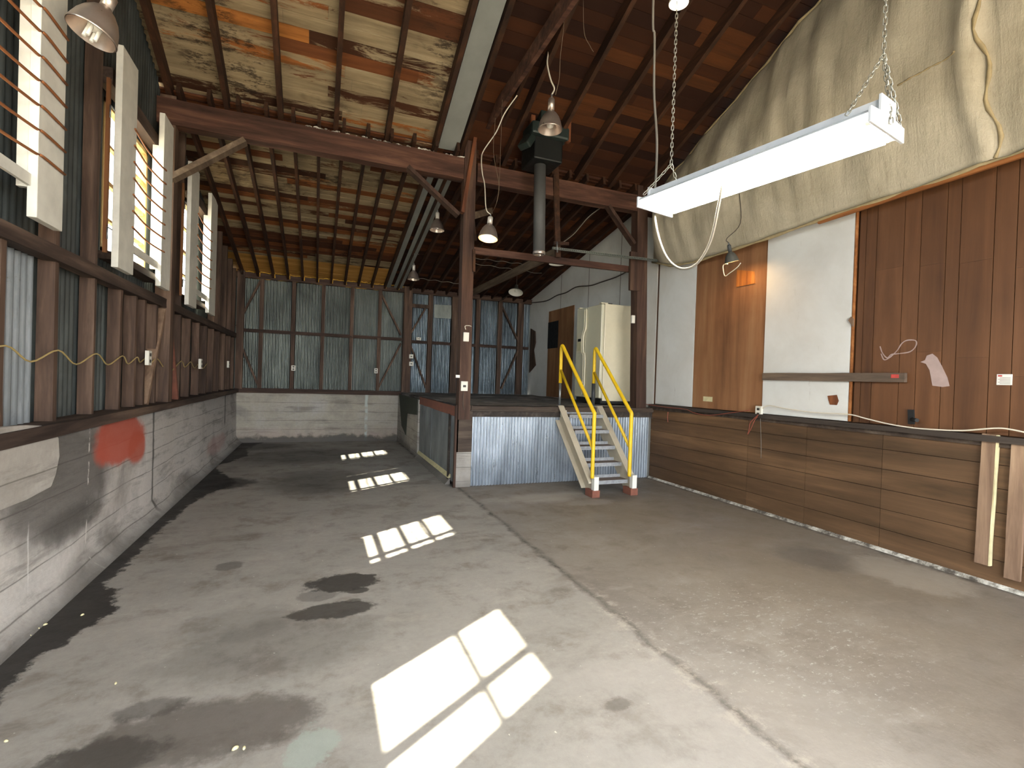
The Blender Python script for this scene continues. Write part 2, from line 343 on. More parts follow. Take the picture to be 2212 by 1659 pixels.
M['deck_white'] = deck('deck_whitewashed', [(0, '#3a2214'), (.3, '#55321d'), (.6, '#6f4124'), (.93, '#8a5228'), (1, '#bd7a3a')], ('#6f5f48', '#8f7f62', '#ab9c7e'), 0, .5)
M['deck_brown'] = deck('deck_bare', [(0, '#20100a'), (.4, '#331a0c'), (.8, '#462511'), (1, '#5c3417')], None, 0, 0)
M['deck_tan'] = wood('deck_plywood', '#8a6129', '#b28240', '#cfa05a', 'X', var=.25)
def panel_white(name, c0):
    t = NT(name); p = t.pos(); a = t.noise(p, (1, 1, 1), 1.3, 6, .65, dist=.4); b = t.noise(p, (1, 2.2, .5), 4, 7, .75); f = t.noise(p, (1, 1, 1), 18, 5, .7); x, y, z = t.sep(p)
    c = t.mix(t.rng(a, .35, .7, 0, .5), c0, '#b9b5ac'); c = t.mix(t.math('MULTIPLY', t.rng(b, .62, .74, 0, .7, True), t.rng(z, 1.3, 2.2, 1, .25)), c, '#8a7f70'); c = t.mix(t.rng(f, .7, .78, 0, .4), c, '#6d665c')
    return t.done(c, .7, bump=f, bs=.1, bd=.004)
M['white_panel'] = panel_white('painted_panel', '#d6d6d2'); M['white_wall'] = panel_white('painted_wall', '#dcdbd6')
M['ply'] = wood('tan_plywood', '#6f4b31', '#8f6544', '#a57c58', 'Z', var=.1, sc=4)
M['brown_board'] = wood('varnished_boards', '#452b19', '#5c3c24', '#714d32', 'Z', .5, .45, sc=4, spec=.4)
M['wains'] = wood('wainscot_boards', '#41301f', '#5f4731', '#806144', 'Y', .55, .45, sc=5, spec=.4)
M['white_paint'] = plain('chipped_white_paint', '#cfccc0', .65, vary=.12, world=True, sc=6)
M['rod'] = plain('rusty_rod', '#8a5630', .8, .2)
M['winframe'] = wood('window_frame_wood', '#8a6a3a', '#b59560', '#d2b986', 'Z', var=.1)
M['stop'] = wood('window_stop_wood', '#5a3820', '#7a4f2c', '#94683e', 'Z', var=.1)
M['yellow'] = plain('yellow_enamel', '#e3bb1e', .45, vary=.12, sc=9); M['steel'] = plain('bare_steel', '#8c8f90', .4, .8); M['black_steel'] = plain('black_tape', '#35383a', .5)
M['stair'] = plain('cream_stringer_paint', '#b7ad98', .6, vary=.12, sc=5); M['tread'] = plain('galvanised_tread', '#96989a', .55, .3, sc=30, vary=.25); M['treadtop'] = plain('worn_tread_top', '#6f625a', .8)
M['brick'] = plain('red_brick', '#7c4c3c', .85, vary=.2)
M['fridge'] = plain('almond_enamel', '#d8ceb2', .38, vary=.03); M['fridge_dark'] = plain('black_plastic', '#161512', .6); M['fridge_door'] = plain('almond_door_enamel', '#cfcab0', .35, vary=.03)
M['chrome'] = plain('spun_aluminium', '#c3b6ab', .32, .85, vary=.1); M['socket'] = plain('lamp_socket', '#cfcac0', .4, .4); M['enamel_white'] = plain('white_enamel', '#dedcd2', .35, vary=.04); M['enamel_dark'] = plain('grey_enamel', '#4b4a44', .5)
M['cord_white'] = plain('white_cord', '#cfc7b6', .6, vary=.05); M['cord_grey'] = plain('grey_cord', '#6a645a', .6, vary=.05); M['cord_dark'] = plain('dark_cable', '#4b433b', .7); M['cord_red'] = plain('red_cord', '#8e4a38', .6); M['romex'] = plain('yellow_cable', '#a8925e', .6)
M['outlet'] = plain('ivory_plastic', '#d8d3c4', .45, vary=.05); M['slot'] = plain('socket_slots', '#3a362f', .6)
M['duct'] = plain('grey_duct_paint', '#4a4a49', .6, vary=.1); M['heater'] = plain('black_green_enamel', '#141716', .45, .2); M['heater_edge'] = plain('green_enamel', '#2b3633', .4, .3)
M['fixture'] = plain('white_fixture_enamel', '#c4c7ca', .3, vary=.03); M['chain'] = plain('zinc_chain', '#b6b3a4', .35, .8); M['strip_grey'] = plain('grey_sheet', '#7b7d78', .7, vary=.12, world=True, sc=3)
M['tube_on'] = emit('lit_tube', '#fff6e4', 42); M['bulb_warm'] = emit('warm_bulb', '#ffd08a', 45); M['bulb_clip'] = emit('clip_bulb', '#ffca85', 150); M['bulb_off'] = plain('frosted_bulb', '#dcd8cc', .3); M['bulb_hot'] = emit('bright_bulb', '#fff0d0', 40)
M['foam'] = plain('spray_foam', '#c79a3c', .9, vary=.2); M['green_sheet'] = plain('dark_green_sheet', '#34382f', .8); M['black'] = plain('flat_black', '#0e0e0f', .7); M['chalk'] = plain('white_spray', '#a08c87', .9, vary=.1)
M['plat'] = conc_wall('platform_concrete', 'Z', '#4b4743'); M['ground'] = plain('outside_ground', '#a39c90', .9, world=True, sc=2); M['orange_strip'] = plain('orange_plastic', '#c8432a', .6)
M['sticker'] = plain('sticker_paper', '#dcd8d0', .5, vary=.03); M['sticker_red'] = plain('sticker_red', '#b4433c', .5); M['ink'] = plain('sticker_ink', '#77736c', .6); M['tape'] = plain('masking_tape', '#cfc59a', .7); M['cobweb'] = plain('dusty_web', '#6a5a48', .9)
def tarp_mat():
    t = NT('grey_tarp'); p = t.pos(); a = t.noise(p, (1, 1, 1), .9, 6, .65, dist=.6); b = t.noise(p, (1, 3, .5), 3.5, 7, .75, dist=.4); f = t.noise(p, (1, 1, 1), 45, 3, .7)
    c = t.ramp(a, [(.3, '#9b917a'), (.5, '#b5ab95'), (.7, '#c8bfa8')]); c = t.mix(t.rng(b, .5, .72, 0, .45, True), c, '#7b715a'); c = t.mix(t.rng(f, .3, .8, 0, .25), c, '#c2b9a3')
    return t.done(c, .8, bump=t.math('ADD', b, t.math('MULTIPLY', f, .3)), bs=.5, bd=.02)
M['tarp'] = tarp_mat(); M['tarp_hem'] = plain('tarp_hem', '#9d8c68', .8, vary=.2); M['tarp_batten'] = wood('tarp_batten', '#6b3f1f', '#8f5a30', '#b27a4a', 'Y', var=.2)
g = NT('window_glass'); g.n.remove(g.b); tr = g.node('ShaderNodeBsdfTransparent'); tr.inputs[0].default_value = (.9, .93, .92, 1); gl = g.node('ShaderNodeBsdfGlossy'); gl.inputs['Roughness'].default_value = .05
fr = g.node('ShaderNodeLayerWeight'); fc = g.math('ADD', g.math('MULTIPLY', g.math('POWER', fr.outputs['Facing'], 5.0), .7), .03); mx = g.node('ShaderNodeMixShader'); g.link(fc, mx.inputs[0]); g.link(tr.outputs[0], mx.inputs[1]); g.link(gl.outputs[0], mx.inputs[2]); g.link(mx.outputs[0], g.n['Material Output'].inputs[0]); M['glass'] = g.m

# ------------------------------------------------------------------ setting: floor, walls, roof
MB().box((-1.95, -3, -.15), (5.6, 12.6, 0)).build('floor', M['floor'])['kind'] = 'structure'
tag(MB().box((-60, -60, -.4), (60, 60, -.2)).build('ground', M['ground']), kind='structure')
def corr(mb, axis, a0, a1, z0, z1, c, pitch, amp, seg=6):
    """corrugated sheet; axis 'Y': runs along y in plane x=c ; axis 'X': runs along x in plane y=c ; z0/z1 numbers or functions of the coordinate"""
    n = max(2, int((a1-a0)/pitch*seg)); f0 = z0 if callable(z0) else (lambda t: z0); f1 = z1 if callable(z1) else (lambda t: z1)
    def fn(u, v):
        t = a0+(a1-a0)*u; w = c+amp*math.sin(2*PI*t/pitch); z = f0(t)*(1-v)+f1(t)*v
        return (w, t, z) if axis == 'Y' else (t, w, z)
    return mb.grid(fn, n, 1)
ztop = lambda y: (zn(y, .175) if y < 7 else zb(y, .14))
# left wall: concrete upstand with a fillet, framing above
prof = [(-1.95, 0), (-1.52, 0), (-1.6, .06), (-1.65, .16), (-1.66, 1.12), (-1.95, 1.12)]
def wob(x, y, z): return (x + (.012*math.sin(y*3.1+z*5)+.008*math.sin(y*7.7-z*9) if x > -1.9 and z > 0 else 0), y, z)
lw = MB(); ny = 70
def lfn(u, v):
    k = v*(len(prof)-1); i = min(int(k), len(prof)-2); f = k-i; x = prof[i][0]*(1-f)+prof[i+1][0]*f; z = prof[i][1]*(1-f)+prof[i+1][1]*f
    return wob(x, -3+15.35*u, z)
lw.grid(lfn, ny, len(prof)-1); wl = lw.build('wall_left', M['conc_left']); wl['kind'] = 'structure'
WIN = [(.3, 1.24), (2.72, 3.56), (5.43, 6.62), (8.06, 9.1)]   # glazed openings along y
WZ0, WZ1 = 2.62, 3.98
WZS = [(2.38, 3.8)]+[(WZ0, WZ1)]*3
lt = MB(); y = -3
XC = -1.84
for (a, b), (w0_, w1_) in zip(WIN+[(12.45, 12.46)], WZS+[(1, 2)]):
    corr(lt, 'Y', y, a, 1.1, ztop, XC, .076, .016)
    if b < 12: corr(lt, 'Y', a, b, 1.1, w0_, XC, .076, .016); corr(lt, 'Y', a, b, w1_, ztop, XC, .076, .016)
    y = b
lt.build('corrugated_siding', M['tin_dark'], wl)
# bright replacement sheet between two studs
ls = MB(); corr(ls, 'Y', 3.86, 4.3, 1.12, 2.32, XC+.03, .076, .014); ls.build('replacement_sheet', M['tin_flat'], wl)
# back wall
bw = MB().box((-1.95, YB, 0), (PX, YB+.25, 1.12)).build('wall_back', M['conc_back']); bw['kind'] = 'structure'
# footing heave at the back wall base
bt = MB(); corr(bt, 'X', -1.8, 1.95, 1.1, 4.0, YB+.1, .068, .014); bt.build('corrugated_siding', M['tin_back'], bw)
bt = MB(); corr(bt, 'X', 1.95, 5.45, 1.15, 4.0, YB+.1, .085, .024); bt.build('corrugated_siding', M['tin_blue'], bw)
# right wall: white painted sheet behind the platform, boarding nearer the camera
rw = MB()
rw.add([(XB, PY, 0), (XB, 12.45, 0), (XB, 12.45, zb(12.45, .1)), (XB, 7, zb(7, .12)), (XB, PY, zb(7, .12))], [(0, 1, 2, 3, 4)])
wr = MB().prism([(XB, PY, 0), (XB, 12.45, 0), (XB, 12.45, zb(12.45, .12)), (XB, PY, zb(PY, .12))], (.15, 0, 0)).build('wall_right', M['white_wall']); wr['kind'] = 'structure'
MB().prism([(XB+.02, -3, 0), (XB+.02, PY, 0), (XB+.02, PY, zn(PY, .12)), (XB+.02, -3, zn(-3, .12))], (.15, 0, 0)).build('upper_siding', M['brown_board'], wr)
# sheet joints on the white wall (thin battens)
jb = MB()
for yy in (8.1, 9.3, 10.6): jb.box((XB-.004, yy-.006, 2.9), (XB, yy+.006, zb(yy, .1)))
jb.build('sheet_joint', M['cord_grey'], wr)
# front wall behind the camera with the open vehicle doorway
fwl = MB(); DX0, DX1, DZ = -1.55, 5.2, 3.9
fwl.box((-1.95, -3.2, 0), (DX0, -3, 8.6)); fwl.box((DX1, -3.2, 0), (5.6, -3, 8.6)); fwl.box((DX0, -3.2, DZ), (DX1, -3, 9.2))
fwl.build('wall_front', M['studX'])['kind'] = 'structure'
portal('door_portal', ((DX0+DX1)/2, -3.0, DZ/2), (0, 1, 0), DX1-DX0, DZ)
for a, b in WIN: portal('window_portal', (-1.9, (a+b)/2, (WZ0+WZ1)/2), (1, 0, 0), b-a, WZ1-WZ0)
# roof decking: planks laid across, random lengths
def planks(mb, x0, x1, y0, y1, zf, w=.145, th=.022, lmin=1.2, lmax=2.9, gap=.004):
    y = y0
    while y < y1-.01:
        ye = min(y+w, y1); x = x0
        while x < x1-.01:
            xe = min(x1, x+random.uniform(lmin, lmax)); xe = x1 if x1-xe < .4 else xe
            j = random.uniform(-.004, .004); a, b = zf(y+gap), zf(ye-gap)
            V = [(x+.001, y+gap, a+j), (xe-.001, y+gap, a+j), (xe-.001, ye-gap, b+j), (x+.001, ye-gap, b+j)]
            V += [(p[0], p[1], p[2]+th) for p in V]
            mb.add(V, [(0,3,2,1),(4,5,6,7),(0,1,5,4),(1,2,6,5),(2,3,7,6),(3,0,4,7)]); x = xe
        y = ye
RD = .16   # rafter depth
ceil_ = MB(); planks(ceil_, -1.95, 1.5, -3, 7.05, lambda y: zn(y, RD)); ce = ceil_.build('ceiling', M['deck_white']); ce['kind'] = 'structure'
c2 = MB(); planks(c2, 1.5, 5.6, -3, 7.05, lambda y: zn(y, RD)); c2.build('bare_decking', M['deck_brown'], ce)
c3 = MB(); planks(c3, -1.95, 1.6, 7.0, 11.45, lambda y: zb(y, RD*.8)); c3.build('whitewashed_decking', M['deck_white'], ce)
c4 = MB(); planks(c4, 1.6, 5.6, 7.0, 12.6, lambda y: zb(y, RD*.8)); c4.build('bare_decking', M['deck_brown'], ce)
c5 = MB(); planks(c5, -1.95, 1.6, 11.45, 12.6, lambda y: zb(y, RD*.8), w=.6, lmin=1.2, lmax=1.3); c5.build('plywood_decking', M['deck_tan'], ce)
MB().prism([(-2, -3.2, zn(-3.2, RD+.03)), (-2, 7.02, zn(7.02, RD+.03)), (-2, 7.02, zn(7.02, RD+.06)), (-2, -3.2, zn(-3.2, RD+.06))], (7.65, 0, 0)).build('roof_skin', M['tin_dark'], ce)
MB().prism([(-2, 7.07, zb(7.07, RD+.0)), (-2, 12.65, zb(12.65, RD+.0)), (-2, 12.65, zb(12.65, RD+.06)), (-2, 7.07, zb(7.07, RD+.06))], (7.65, 0, 0)).build('roof_skin', M['tin_dark'], ce)
MB().box((-1.95, 7.055, 4.86), (5.55, 7.075, 5.02)).build('roof_step_board', M['deck_brown'], ce)
# grey sheet strip fixed between rafters
MB().prism([(1.5, .5, zn(.5, .05)), (1.5, 6.98, zn(6.98, .05)), (1.5, 6.98, zn(6.98, .07)), (1.5, .5, zn(.5, .07))], (.28, 0, 0)).build('grey_ceiling_strip', M['strip_grey'], ce)
for x0, x1 in ((1.47, 1.58), (1.66, 1.86)):
    MB().prism([(x0, 7.1, zb(7.1, .04)), (x0, 12.3, zb(12.3, .04)), (x0, 12.3, zb(12.3, .06)), (x0, 7.1, zb(7.1, .06))], (x1-x0, 0, 0)).build('grey_ceiling_strip', M['strip_grey'], ce)
# near rafters
near_x = [-1.72, -1.13, -.53, .13, .79, 1.45, 1.83, 2.5, 3.12, 3.74, 4.36, 4.98]
for i, x in enumerate(near_x):
    mt = M['rafter']
    o = MB().beam((x, -3, zn(-3, RD/2)), (x, 7.03, zn(7.03, RD/2)), .058, RD, (0, 0, 1), 8, .002).build('roof_rafter', mt, origin=(x, 7, zn(7)))
    side = 'under the whitewashed planks' if x < 1.4 else ('beside the grey ceiling strip' if x < 1.9 else 'under the bare brown planks')
    tag(o, f'dark rafter of the nearer roof {side}, {ORD[i]} from left', 'rafter', 'rafters of the nearer roof')
back_x = [-1.6+.305*k for k in range(23)]
for i, x in enumerate(back_x):
    y0 = 6.82 if x < 1.9 else 6.9
    o = MB().beam((x, y0, zb(y0, RD*.4)), (x, 12.38, zb(12.38, RD*.4)), .042, RD*.8, (0, 0, 1), 6, .002).build('roof_rafter', M['rafter'], origin=(x, 7, zb(7)))
    tag(o, f'slender brown rafter over the far bay, {ORD[i]} from the left wall', 'rafter', 'rafters of the far bay')

# ------------------------------------------------------------------ tie beam, posts, braces
def wooden(name, p, q, w, h, mat, label, cat, ref=(0, 0, 1), group=None, jit=.002, seg=6):
    o = MB().beam(p, q, w, h, ref, seg, jit).build(name, mat, origin=tuple(Vector(p))); return tag(o, label, cat, group)
wooden('tie_beam', (-1.83, PY, 4.61), (PX+.0, PY, 4.61), .16, .3, M['rust_beam'], 'heavy rust-brown tie beam with peeling top edge, from left wall to corner post', 'beam', seg=14, jit=.004)
wooden('tie_beam', (2.08, PY+.02, 4.6), (5.34, PY+.02, 4.6), .16, .27, M['rust_beam'], 'dark brown tie beam behind the grey duct, from corner post to right post', 'beam', seg=14, jit=.004)
pk = MB()
random.seed(11)
for k in range(60):
    x = random.uniform(-.3, 1.85); l = random.uniform(.01, .06); z_ = 4.752+random.random()*.01; pk.prism([(x, PY-.084, z_), (x+l*.5, PY-.092, z_+.004), (x+l, PY-.084, z_), (x+l*.9, PY-.05, z_+.003), (x+l*.2, PY-.045, z_+.001)], (0, 0, .004+random.random()*.008))
tag(pk.build('peeling_paint', M['fillet'], bpy.data.objects['tie_beam']), kind='stuff')
wooden('roof_post', (1.985, PY-.02, 1.0), (1.955, PY-.02, 5.05), .17, .17, M['post'], 'tall reddish-brown square post at the platform corner', 'post', (0, 1, 0), seg=12)
P_up = wooden('post_splice', tuple(at(1030, 268, Y=6.86)), tuple(at(998, 460, Y=6.88)), .05, .1, M['splice'], 'slim orange-brown board nailed up the left side of the corner post', 'board', (0, 1, 0), seg=4)
wooden('post_block', tuple(at(1022, 540, Y=6.9)), tuple(at(1022, 588, Y=6.9)), .04, .1, M['rafter'], 'short brown block on the right side of the corner post', 'block', (0, 1, 0))
rp_top = at(1382, 405, Y=7.0); rp_bot = at(1378, 884, Y=7.05)
wooden('roof_post', tuple(rp_bot), tuple(rp_top), .2, .18, M['post'], 'dark brown square post beside the refrigerator on the right wall', 'post', (0, 1, 0), seg=10)
wooden('post_block', tuple(at(1372, 545, Y=6.93)), tuple(at(1370, 628, Y=6.93)), .2, .05, M['post'], 'short scab board nailed to the post beside the refrigerator', 'block', (0, 1, 0))
wooden('wall_post', (-1.72, 7.0, 1.15), (-1.72, 7.0, 4.8), .16, .16, M['stud'], 'dark square post carrying the tie beam on the window wall', 'post', (0, 1, 0))
wooden('ridge_strut', (2.12, 7.0, 5.2), (2.12, -2.9, 5.27), .05, .19, M['rust_beam'], 'long level brown timber running from the corner post toward the viewer', 'beam', seg=12)
wooden('ridge_strut', (2.32, 6.9, 5.1), (2.32, 4.9, 5.68), .04, .1, M['rafter'], 'thin dark timber beside the long level strut above the corner post', 'beam')
wooden('knee_brace', at(880, 362, Y=6.95), at(990, 466, Y=6.95), .05, .14, M['post'], 'reddish knee brace from the tie beam down to the corner post', 'brace', (0, 1, 0))
wooden('knee_brace', at(1312, 445, Y=6.98), at(1368, 528, Y=6.98), .05, .12, M['post'], 'reddish knee brace at the right post near the white wall', 'brace', (0, 1, 0))
wooden('knee_brace', at(530, 305, Y=6.9), at(360, 392, Y=6.9), .06, .14, M['greywood'], 'weathered grey knee brace between the tie beam and the window wall', 'brace', (0, 1, 0))
wooden('knee_brace', (2.05, 7.08, 4.0), (2.7, 8.1, 4.5), .05, .1, M['greywood'], 'grey-brown brace rising behind the corner post into the far bay', 'brace', (0, 0, 1))
wooden('cross_rail', at(1012, 540, Y=7.0), at(1368, 583, Y=7.0), .05, .1, M['rust_beam'], 'thin brown horizontal rail spanning between the two posts above the stairs', 'rail', seg=8)
wooden('hanger_board', at(1199, 330, Y=6.92), at(1205, 556, Y=6.92), .09, .04, M['rafter'], 'vertical brown board hanging beside the grey duct', 'board', (0, 1, 0))
wooden('hanger_board', at(1196, 525, Y=6.88), at(1228, 527, Y=6.88), .04, .05, M['rafter'], 'short brown cleat at the foot of the hanging board by the duct', 'board', (0, 0, 1))
wooden('hanger_board', at(1010, 395, Y=7.1), at(1024, 520, Y=7.1), .08, .04, M['rafter'], 'brown board standing just right of the corner post below the tie beam', 'board', (0, 1, 0))
q0 = at(1202, 545, Y=7.1); q1 = at(1100, 622, Y=11.0)
wooden('ceiling_joist', q0, (q0.x-.1, 11.6, q0.z+.0), .05, .14, M['greywood'], 'grey board running back from the cross rail beneath the far roof', 'beam', seg=8)

# ------------------------------------------------------------------ left wall framing
full = [1.9, 2.55, 4.38, 5.02, 7.72, 9.95, 10.5, 11.1, 11.7, 12.2]
under = [3.1, 3.75, 5.6, 6.0, 6.28, 6.68, 8.25, 8.85, 9.4]
allst = sorted([(y, 1) for y in full]+[(y, 0) for y in under])
for i, (y, fl) in enumerate(allst):
    w = .05 if y < 9 else .06
    o = MB().beam((XL-.1, y, 1.2), (XL-.1, y+.0, ztop(y)-.05 if fl else 2.42), .1, w, (0, 1, 0), 5, .003).build('wall_stud', M['stud'], origin=(XL-.1, y, 1.2))
    tag(o, ('full-height ' if fl else 'short ')+f'brown stud in the window wall, {ORD[i]} from the viewer', 'stud', 'studs of the window wall')
wooden('wall_brace', (XL-.08, 6.95, 2.3), (XL-.08, 6.35, 1.2), .05, .1, M['plank'], 'pale slanting board between studs on the window wall', 'brace', (1, 0, 0))
wooden('wall_brace', (XL-.08, 7.15, 2.3), (XL-.08, 7.6, 1.2), .05, .1, M['brick'], 'slanting red-brown brace between studs on the window wall', 'brace', (1, 0, 0))
wooden('wall_girt', (XL-.07, -3, 2.36), (XL-.07, 12.3, 2.36), .1, .1, M['studY'], 'long horizontal brown girt under the windows', 'girt', seg=24, jit=.004)
o = MB().beam((XL-.05, -3, 1.16), (XL-.05, 12.34, 1.16), .2, .08, seg=24, jit=.006).build('wall_sill_plate', M['studY'], origin=(XL, 0, 1.12)); tag(o, 'long dark timber plate lying on the left concrete wall', 'sill plate')
# window frames and guards
def window(n, a, b):
    WZ0, WZ1 = WZS[n-1]
    w = struct(f'window_{n}', (-1.86, (a+b)/2, WZ0)); fr_ = MB()
    for z in (WZ0+.02, WZ1-.02): fr_.box((-1.88, a, z-.02), (-1.82, b, z+.02))
    for y in (a+.02, b-.02): fr_.box((-1.88, y-.02, WZ0), (-1.82, y+.02, WZ1))
    fr_.build('window_frame', M['winframe'], w); mu = MB(); my = [a+(.35 if n == 1 else .17 if n == 2 else .12)]
    for y in my: mu.box((-1.88, y-.025, WZ0), (-1.82, y+.025, WZ1))
    for z, t in (((2.6, .018), (3.3, .006)) if n == 1 else ((2.95, .012), (3.28, .02), (3.62, .012))): mu.box((-1.875, a, z-t), (-1.835, b, z+t))
    mu.build('muntins', M['winframe'], w)
    MB().box((-1.862, a+.03, WZ0+.03), (-1.858, b-.03, WZ1-.03)).build('window_pane', M['glass'], w)
    MB().box((-1.9, a-.03, WZ0-.07), (-1.68, b+.03, WZ0)).build('window_sill', M['studY'], w)
for i, (a, b) in enumerate(WIN): window(i+1, a, b)
GA = [((.0, .3), (1.4, 1.72)), ((2.5, 2.85), (3.83, 4.15)), ((5.13, 5.5), (6.34, 6.69)), ((7.58, 8.02), (8.86, 9.35))]
GL = ['rusty-rod window guard above the near floor, behind the viewer', 'white-board window guard with rusty rods, nearest, cut by the left photo edge', 'white-board window guard with rusty rods, middle one of the visible row', 'white-board window guard with rusty rods, farthest of the visible row']
GLAB = {1: 'white-board window guard with rusty rods at the nearest window, cut off by the photo edge', 2: 'white-board window guard with rusty rods at the middle window', 3: 'white-board window guard with rusty rods at the farthest window'}
for i, (A, B) in enumerate(GA):
    if i == 0: continue
    t_ = thing('window_guard', (-1.66, (A[0]+B[1])/2, 2.43), GLAB[i], 'window guard', 'window guards on the left wall')
    ztb = 4.33 if i > 1 else 4.6
    for k, (y0, y1) in enumerate((A, B)):
        MB().box((-1.65, y0, 2.44+.04*k), (-1.6, y1, ztb-(.0 if k else .02))).build('guard_board', M['white_paint'], t_, bevel=.004)
    for (y0, y1), s_ in ((A, 1), (B, 0)):
        ye = y1-.03 if s_ else y0+.03
        MB().box((-1.705, ye-.02, 2.66), (-1.652, ye+.02, 3.98)).build('guard_jamb', M['white_paint'], t_)
    for k in range(7):
        z = 2.86+.147*k
        if i > 1: pts = [(-1.59, A[1]-.08, z), (-1.595, A[1]-.03, z), (-1.6, A[1]+.03, z), (-1.62, (A[1]+B[0])/2, z-.004), (-1.605, B[0]-.02, z), (-1.592, B[0]+.02, z), (-1.592, B[0]+.07, z)]
        else: pts = [(-1.59, A[1]-.08, z), (-1.6, A[1]+.03, z), (-1.64, (A[1]+B[0])/2, z-.01), (-1.61, B[0]-.02, z), (-1.59, B[0]+.03, z), (-1.59, B[1]-.01, z-.005)]
        MB().tube(cr(pts, 4), .0085, 6).build('guard_rod', M['rod'], t_)
    MB().beam((-1.64, A[1], 2.7), (-1.64, B[0]+.05, 2.7), .02, .07).build('guard_rail', M['white_paint'], t_)
    MB().box((-1.7, A[0]-.035, 2.55), (-1.675, A[0]-.005, 4.0)).build('guard_stop', M['stop'], t_)
    for z in (2.75, 3.75):
        MB().tube([(-1.65, A[0]-.0, z), (-1.65, A[0]-.09, z), (-1.65, A[0]-.09, z-.1)], .006, 6).build('guard_hook', M['steel'], t_)
# headers over windows
for i, (a, b) in enumerate(WIN[1:]):
    wooden('window_header', (XL-.09, a-.2, 4.08), (XL-.09, b+.15, 4.08), .1, .14, M['studY'], f'dark header timber above the {["nearest","middle","farthest"][i]} window', 'header')
tag(MB().box((-1.72, 2.95, 2.2), (-1.69, 3.0, 3.0)).build('orange_strip', M['orange_strip'], origin=(-1.7, 3, 2.2)), 'thin orange strip beside the nearest window at the left edge', 'strip')
# cable stapled along the studs
pts = []
ys = [y for y, _ in allst if 2.5 < y < 9.5]
for a, b in zip(ys, ys[1:]): pts += [(XL-.035, a, 1.7), (XL-.05, (a+b)/2, 1.7-.13*(b-a)-.02*random.random())]
pts.append((XL-.04, ys[-1], 1.7)); tag(MB().tube(cr(pts, 5), .006, 6).build('sagging_cable', M['romex'], origin=pts[0]), 'yellowish cable sagging from stud to stud along the window wall', 'cable')
# render patch on the near end of the concrete wall
pp = [at(*q, X=-1.63) for q in [(-60, 926), (-20, 924), (60, 918), (112, 920), (128, 945), (130, 985), (122, 1025), (112, 1052), (60, 1080), (-20, 1112), (-60, 1128)]]
MB().prism(pp, (-.04, 0, 0)).build('render_patch', M['conc'], wl, bevel=.01)
def outlet(label, px, py, plane, w=.07, h=.115, kind='outlet', mat='outlet', n=2, name='electrical_outlet'):
    (ax, v), = plane.items(); c = at(px, py, **plane)
    if ax == 'X': s = 1 if v < 0 else -1; d = Vector((s, 0, 0)); e = Vector((0, 1, 0))
    else: d = Vector((0, -1, 0)); e = Vector((1, 0, 0))
    t_ = thing(name, tuple(c), label, kind); zz = Vector((0, 0, 1))
    MB().prism([c-e*w/2-zz*h/2, c+e*w/2-zz*h/2, c+e*w/2+zz*h/2, c-e*w/2+zz*h/2], d*.035).build('outlet_box', M[mat], t_, bevel=.003)
    for k in range(n):
        o2 = c+zz*h*(.22 if k == 0 else -.22)*(1 if n > 1 else 0)+d*.035
        MB().prism([o2-e*w*.22-zz*h*.11, o2+e*w*.22-zz*h*.11, o2+e*w*.22+zz*h*.11, o2-e*w*.22+zz*h*.11], d*.003).build('receptacle', M['slot'], t_)
outlet('white outlet box on a stud of the window wall, nearest of the three', 316, 773, dict(X=-1.66), .1, .15)
outlet('white outlet box on a stud of the window wall, middle of the three', 430, 786, dict(X=-1.66), .1, .15)
outlet('white outlet box on a stud of the window wall, farthest of the three', 491, 787, dict(X=-1.66), .1, .13)

# ------------------------------------------------------------------ back wall framing
YF = YB+.02
def bx_(px): return at(px, 750, Y=YF).x
sx = [563, 632, 696, 758, 818]
tag(MB().beam((-1.75, YF, 3.72), (5.36, YF, 3.72), .1, .12, seg=16, jit=.004).build('wall_top_plate', M['studX'], origin=(0, YF, 3.7)), 'long brown top plate along the head of the far wall', 'top plate')
tag(MB().beam((-1.7, YF-.02, 1.17), (1.95, YF-.02, 1.17), .16, .1, seg=10, jit=.004).build('wall_sill_plate', M['studX'], origin=(0, YF, 1.12)), 'brown plate on the concrete base of the far wall', 'sill plate')
tag(MB().beam((-1.7, YF-.01, 2.5), (1.95, YF-.01, 2.5), .06, .07, seg=12, jit=.003).build('wall_girt', M['studX'], origin=(0, YF, 2.45)), 'thin horizontal girt halfway up the far wall, left of the big post', 'girt')
tag(MB().beam((2.1, YF-.01, 2.46), (5.3, YF-.01, 2.46), .06, .07, seg=12, jit=.003).build('wall_girt', M['studX'], origin=(3, YF, 2.45)), 'thin horizontal girt on the far wall above the platform', 'girt')
for i, s_ in enumerate(sx):
    tag(MB().beam((bx_(s_), YF, 1.2), (bx_(s_), YF, 3.7), .08, .08, (0, 1, 0), 5, .003).build('wall_stud', M['stud'], origin=(bx_(s_), YF, 1.2)), f'brown stud on the far wall left of the big post, {ORD[i]} from the left corner', 'stud', 'studs of the far wall')
for i, s_ in enumerate([927, 980, 1030, 1078, 1122]):
    w = .16 if i in (1, 4) else .11
    tag(MB().beam((bx_(s_), YF, 1.2), (bx_(s_), YF, 3.7), w, .09, (0, 1, 0), 5, .003).build('wall_stud', M['stud'], origin=(bx_(s_), YF, 1.2)), f'brown stud on the far wall above the platform, {ORD[i]} from the big post', 'stud', 'studs of the far wall above the platform')
wooden('wall_post', (2.02, YF-.03, 1.1), (2.02, YF-.03, 3.8), .2, .16, M['stud'], 'big dark post on the far wall where the platform begins', 'post', (0, 1, 0))
wooden('wall_post', (-1.62, YF-.03, 1.2), (-1.62, YF-.03, 3.8), .14, .14, M['stud'], 'dark corner post where the window wall meets the far wall', 'post', (0, 1, 0))
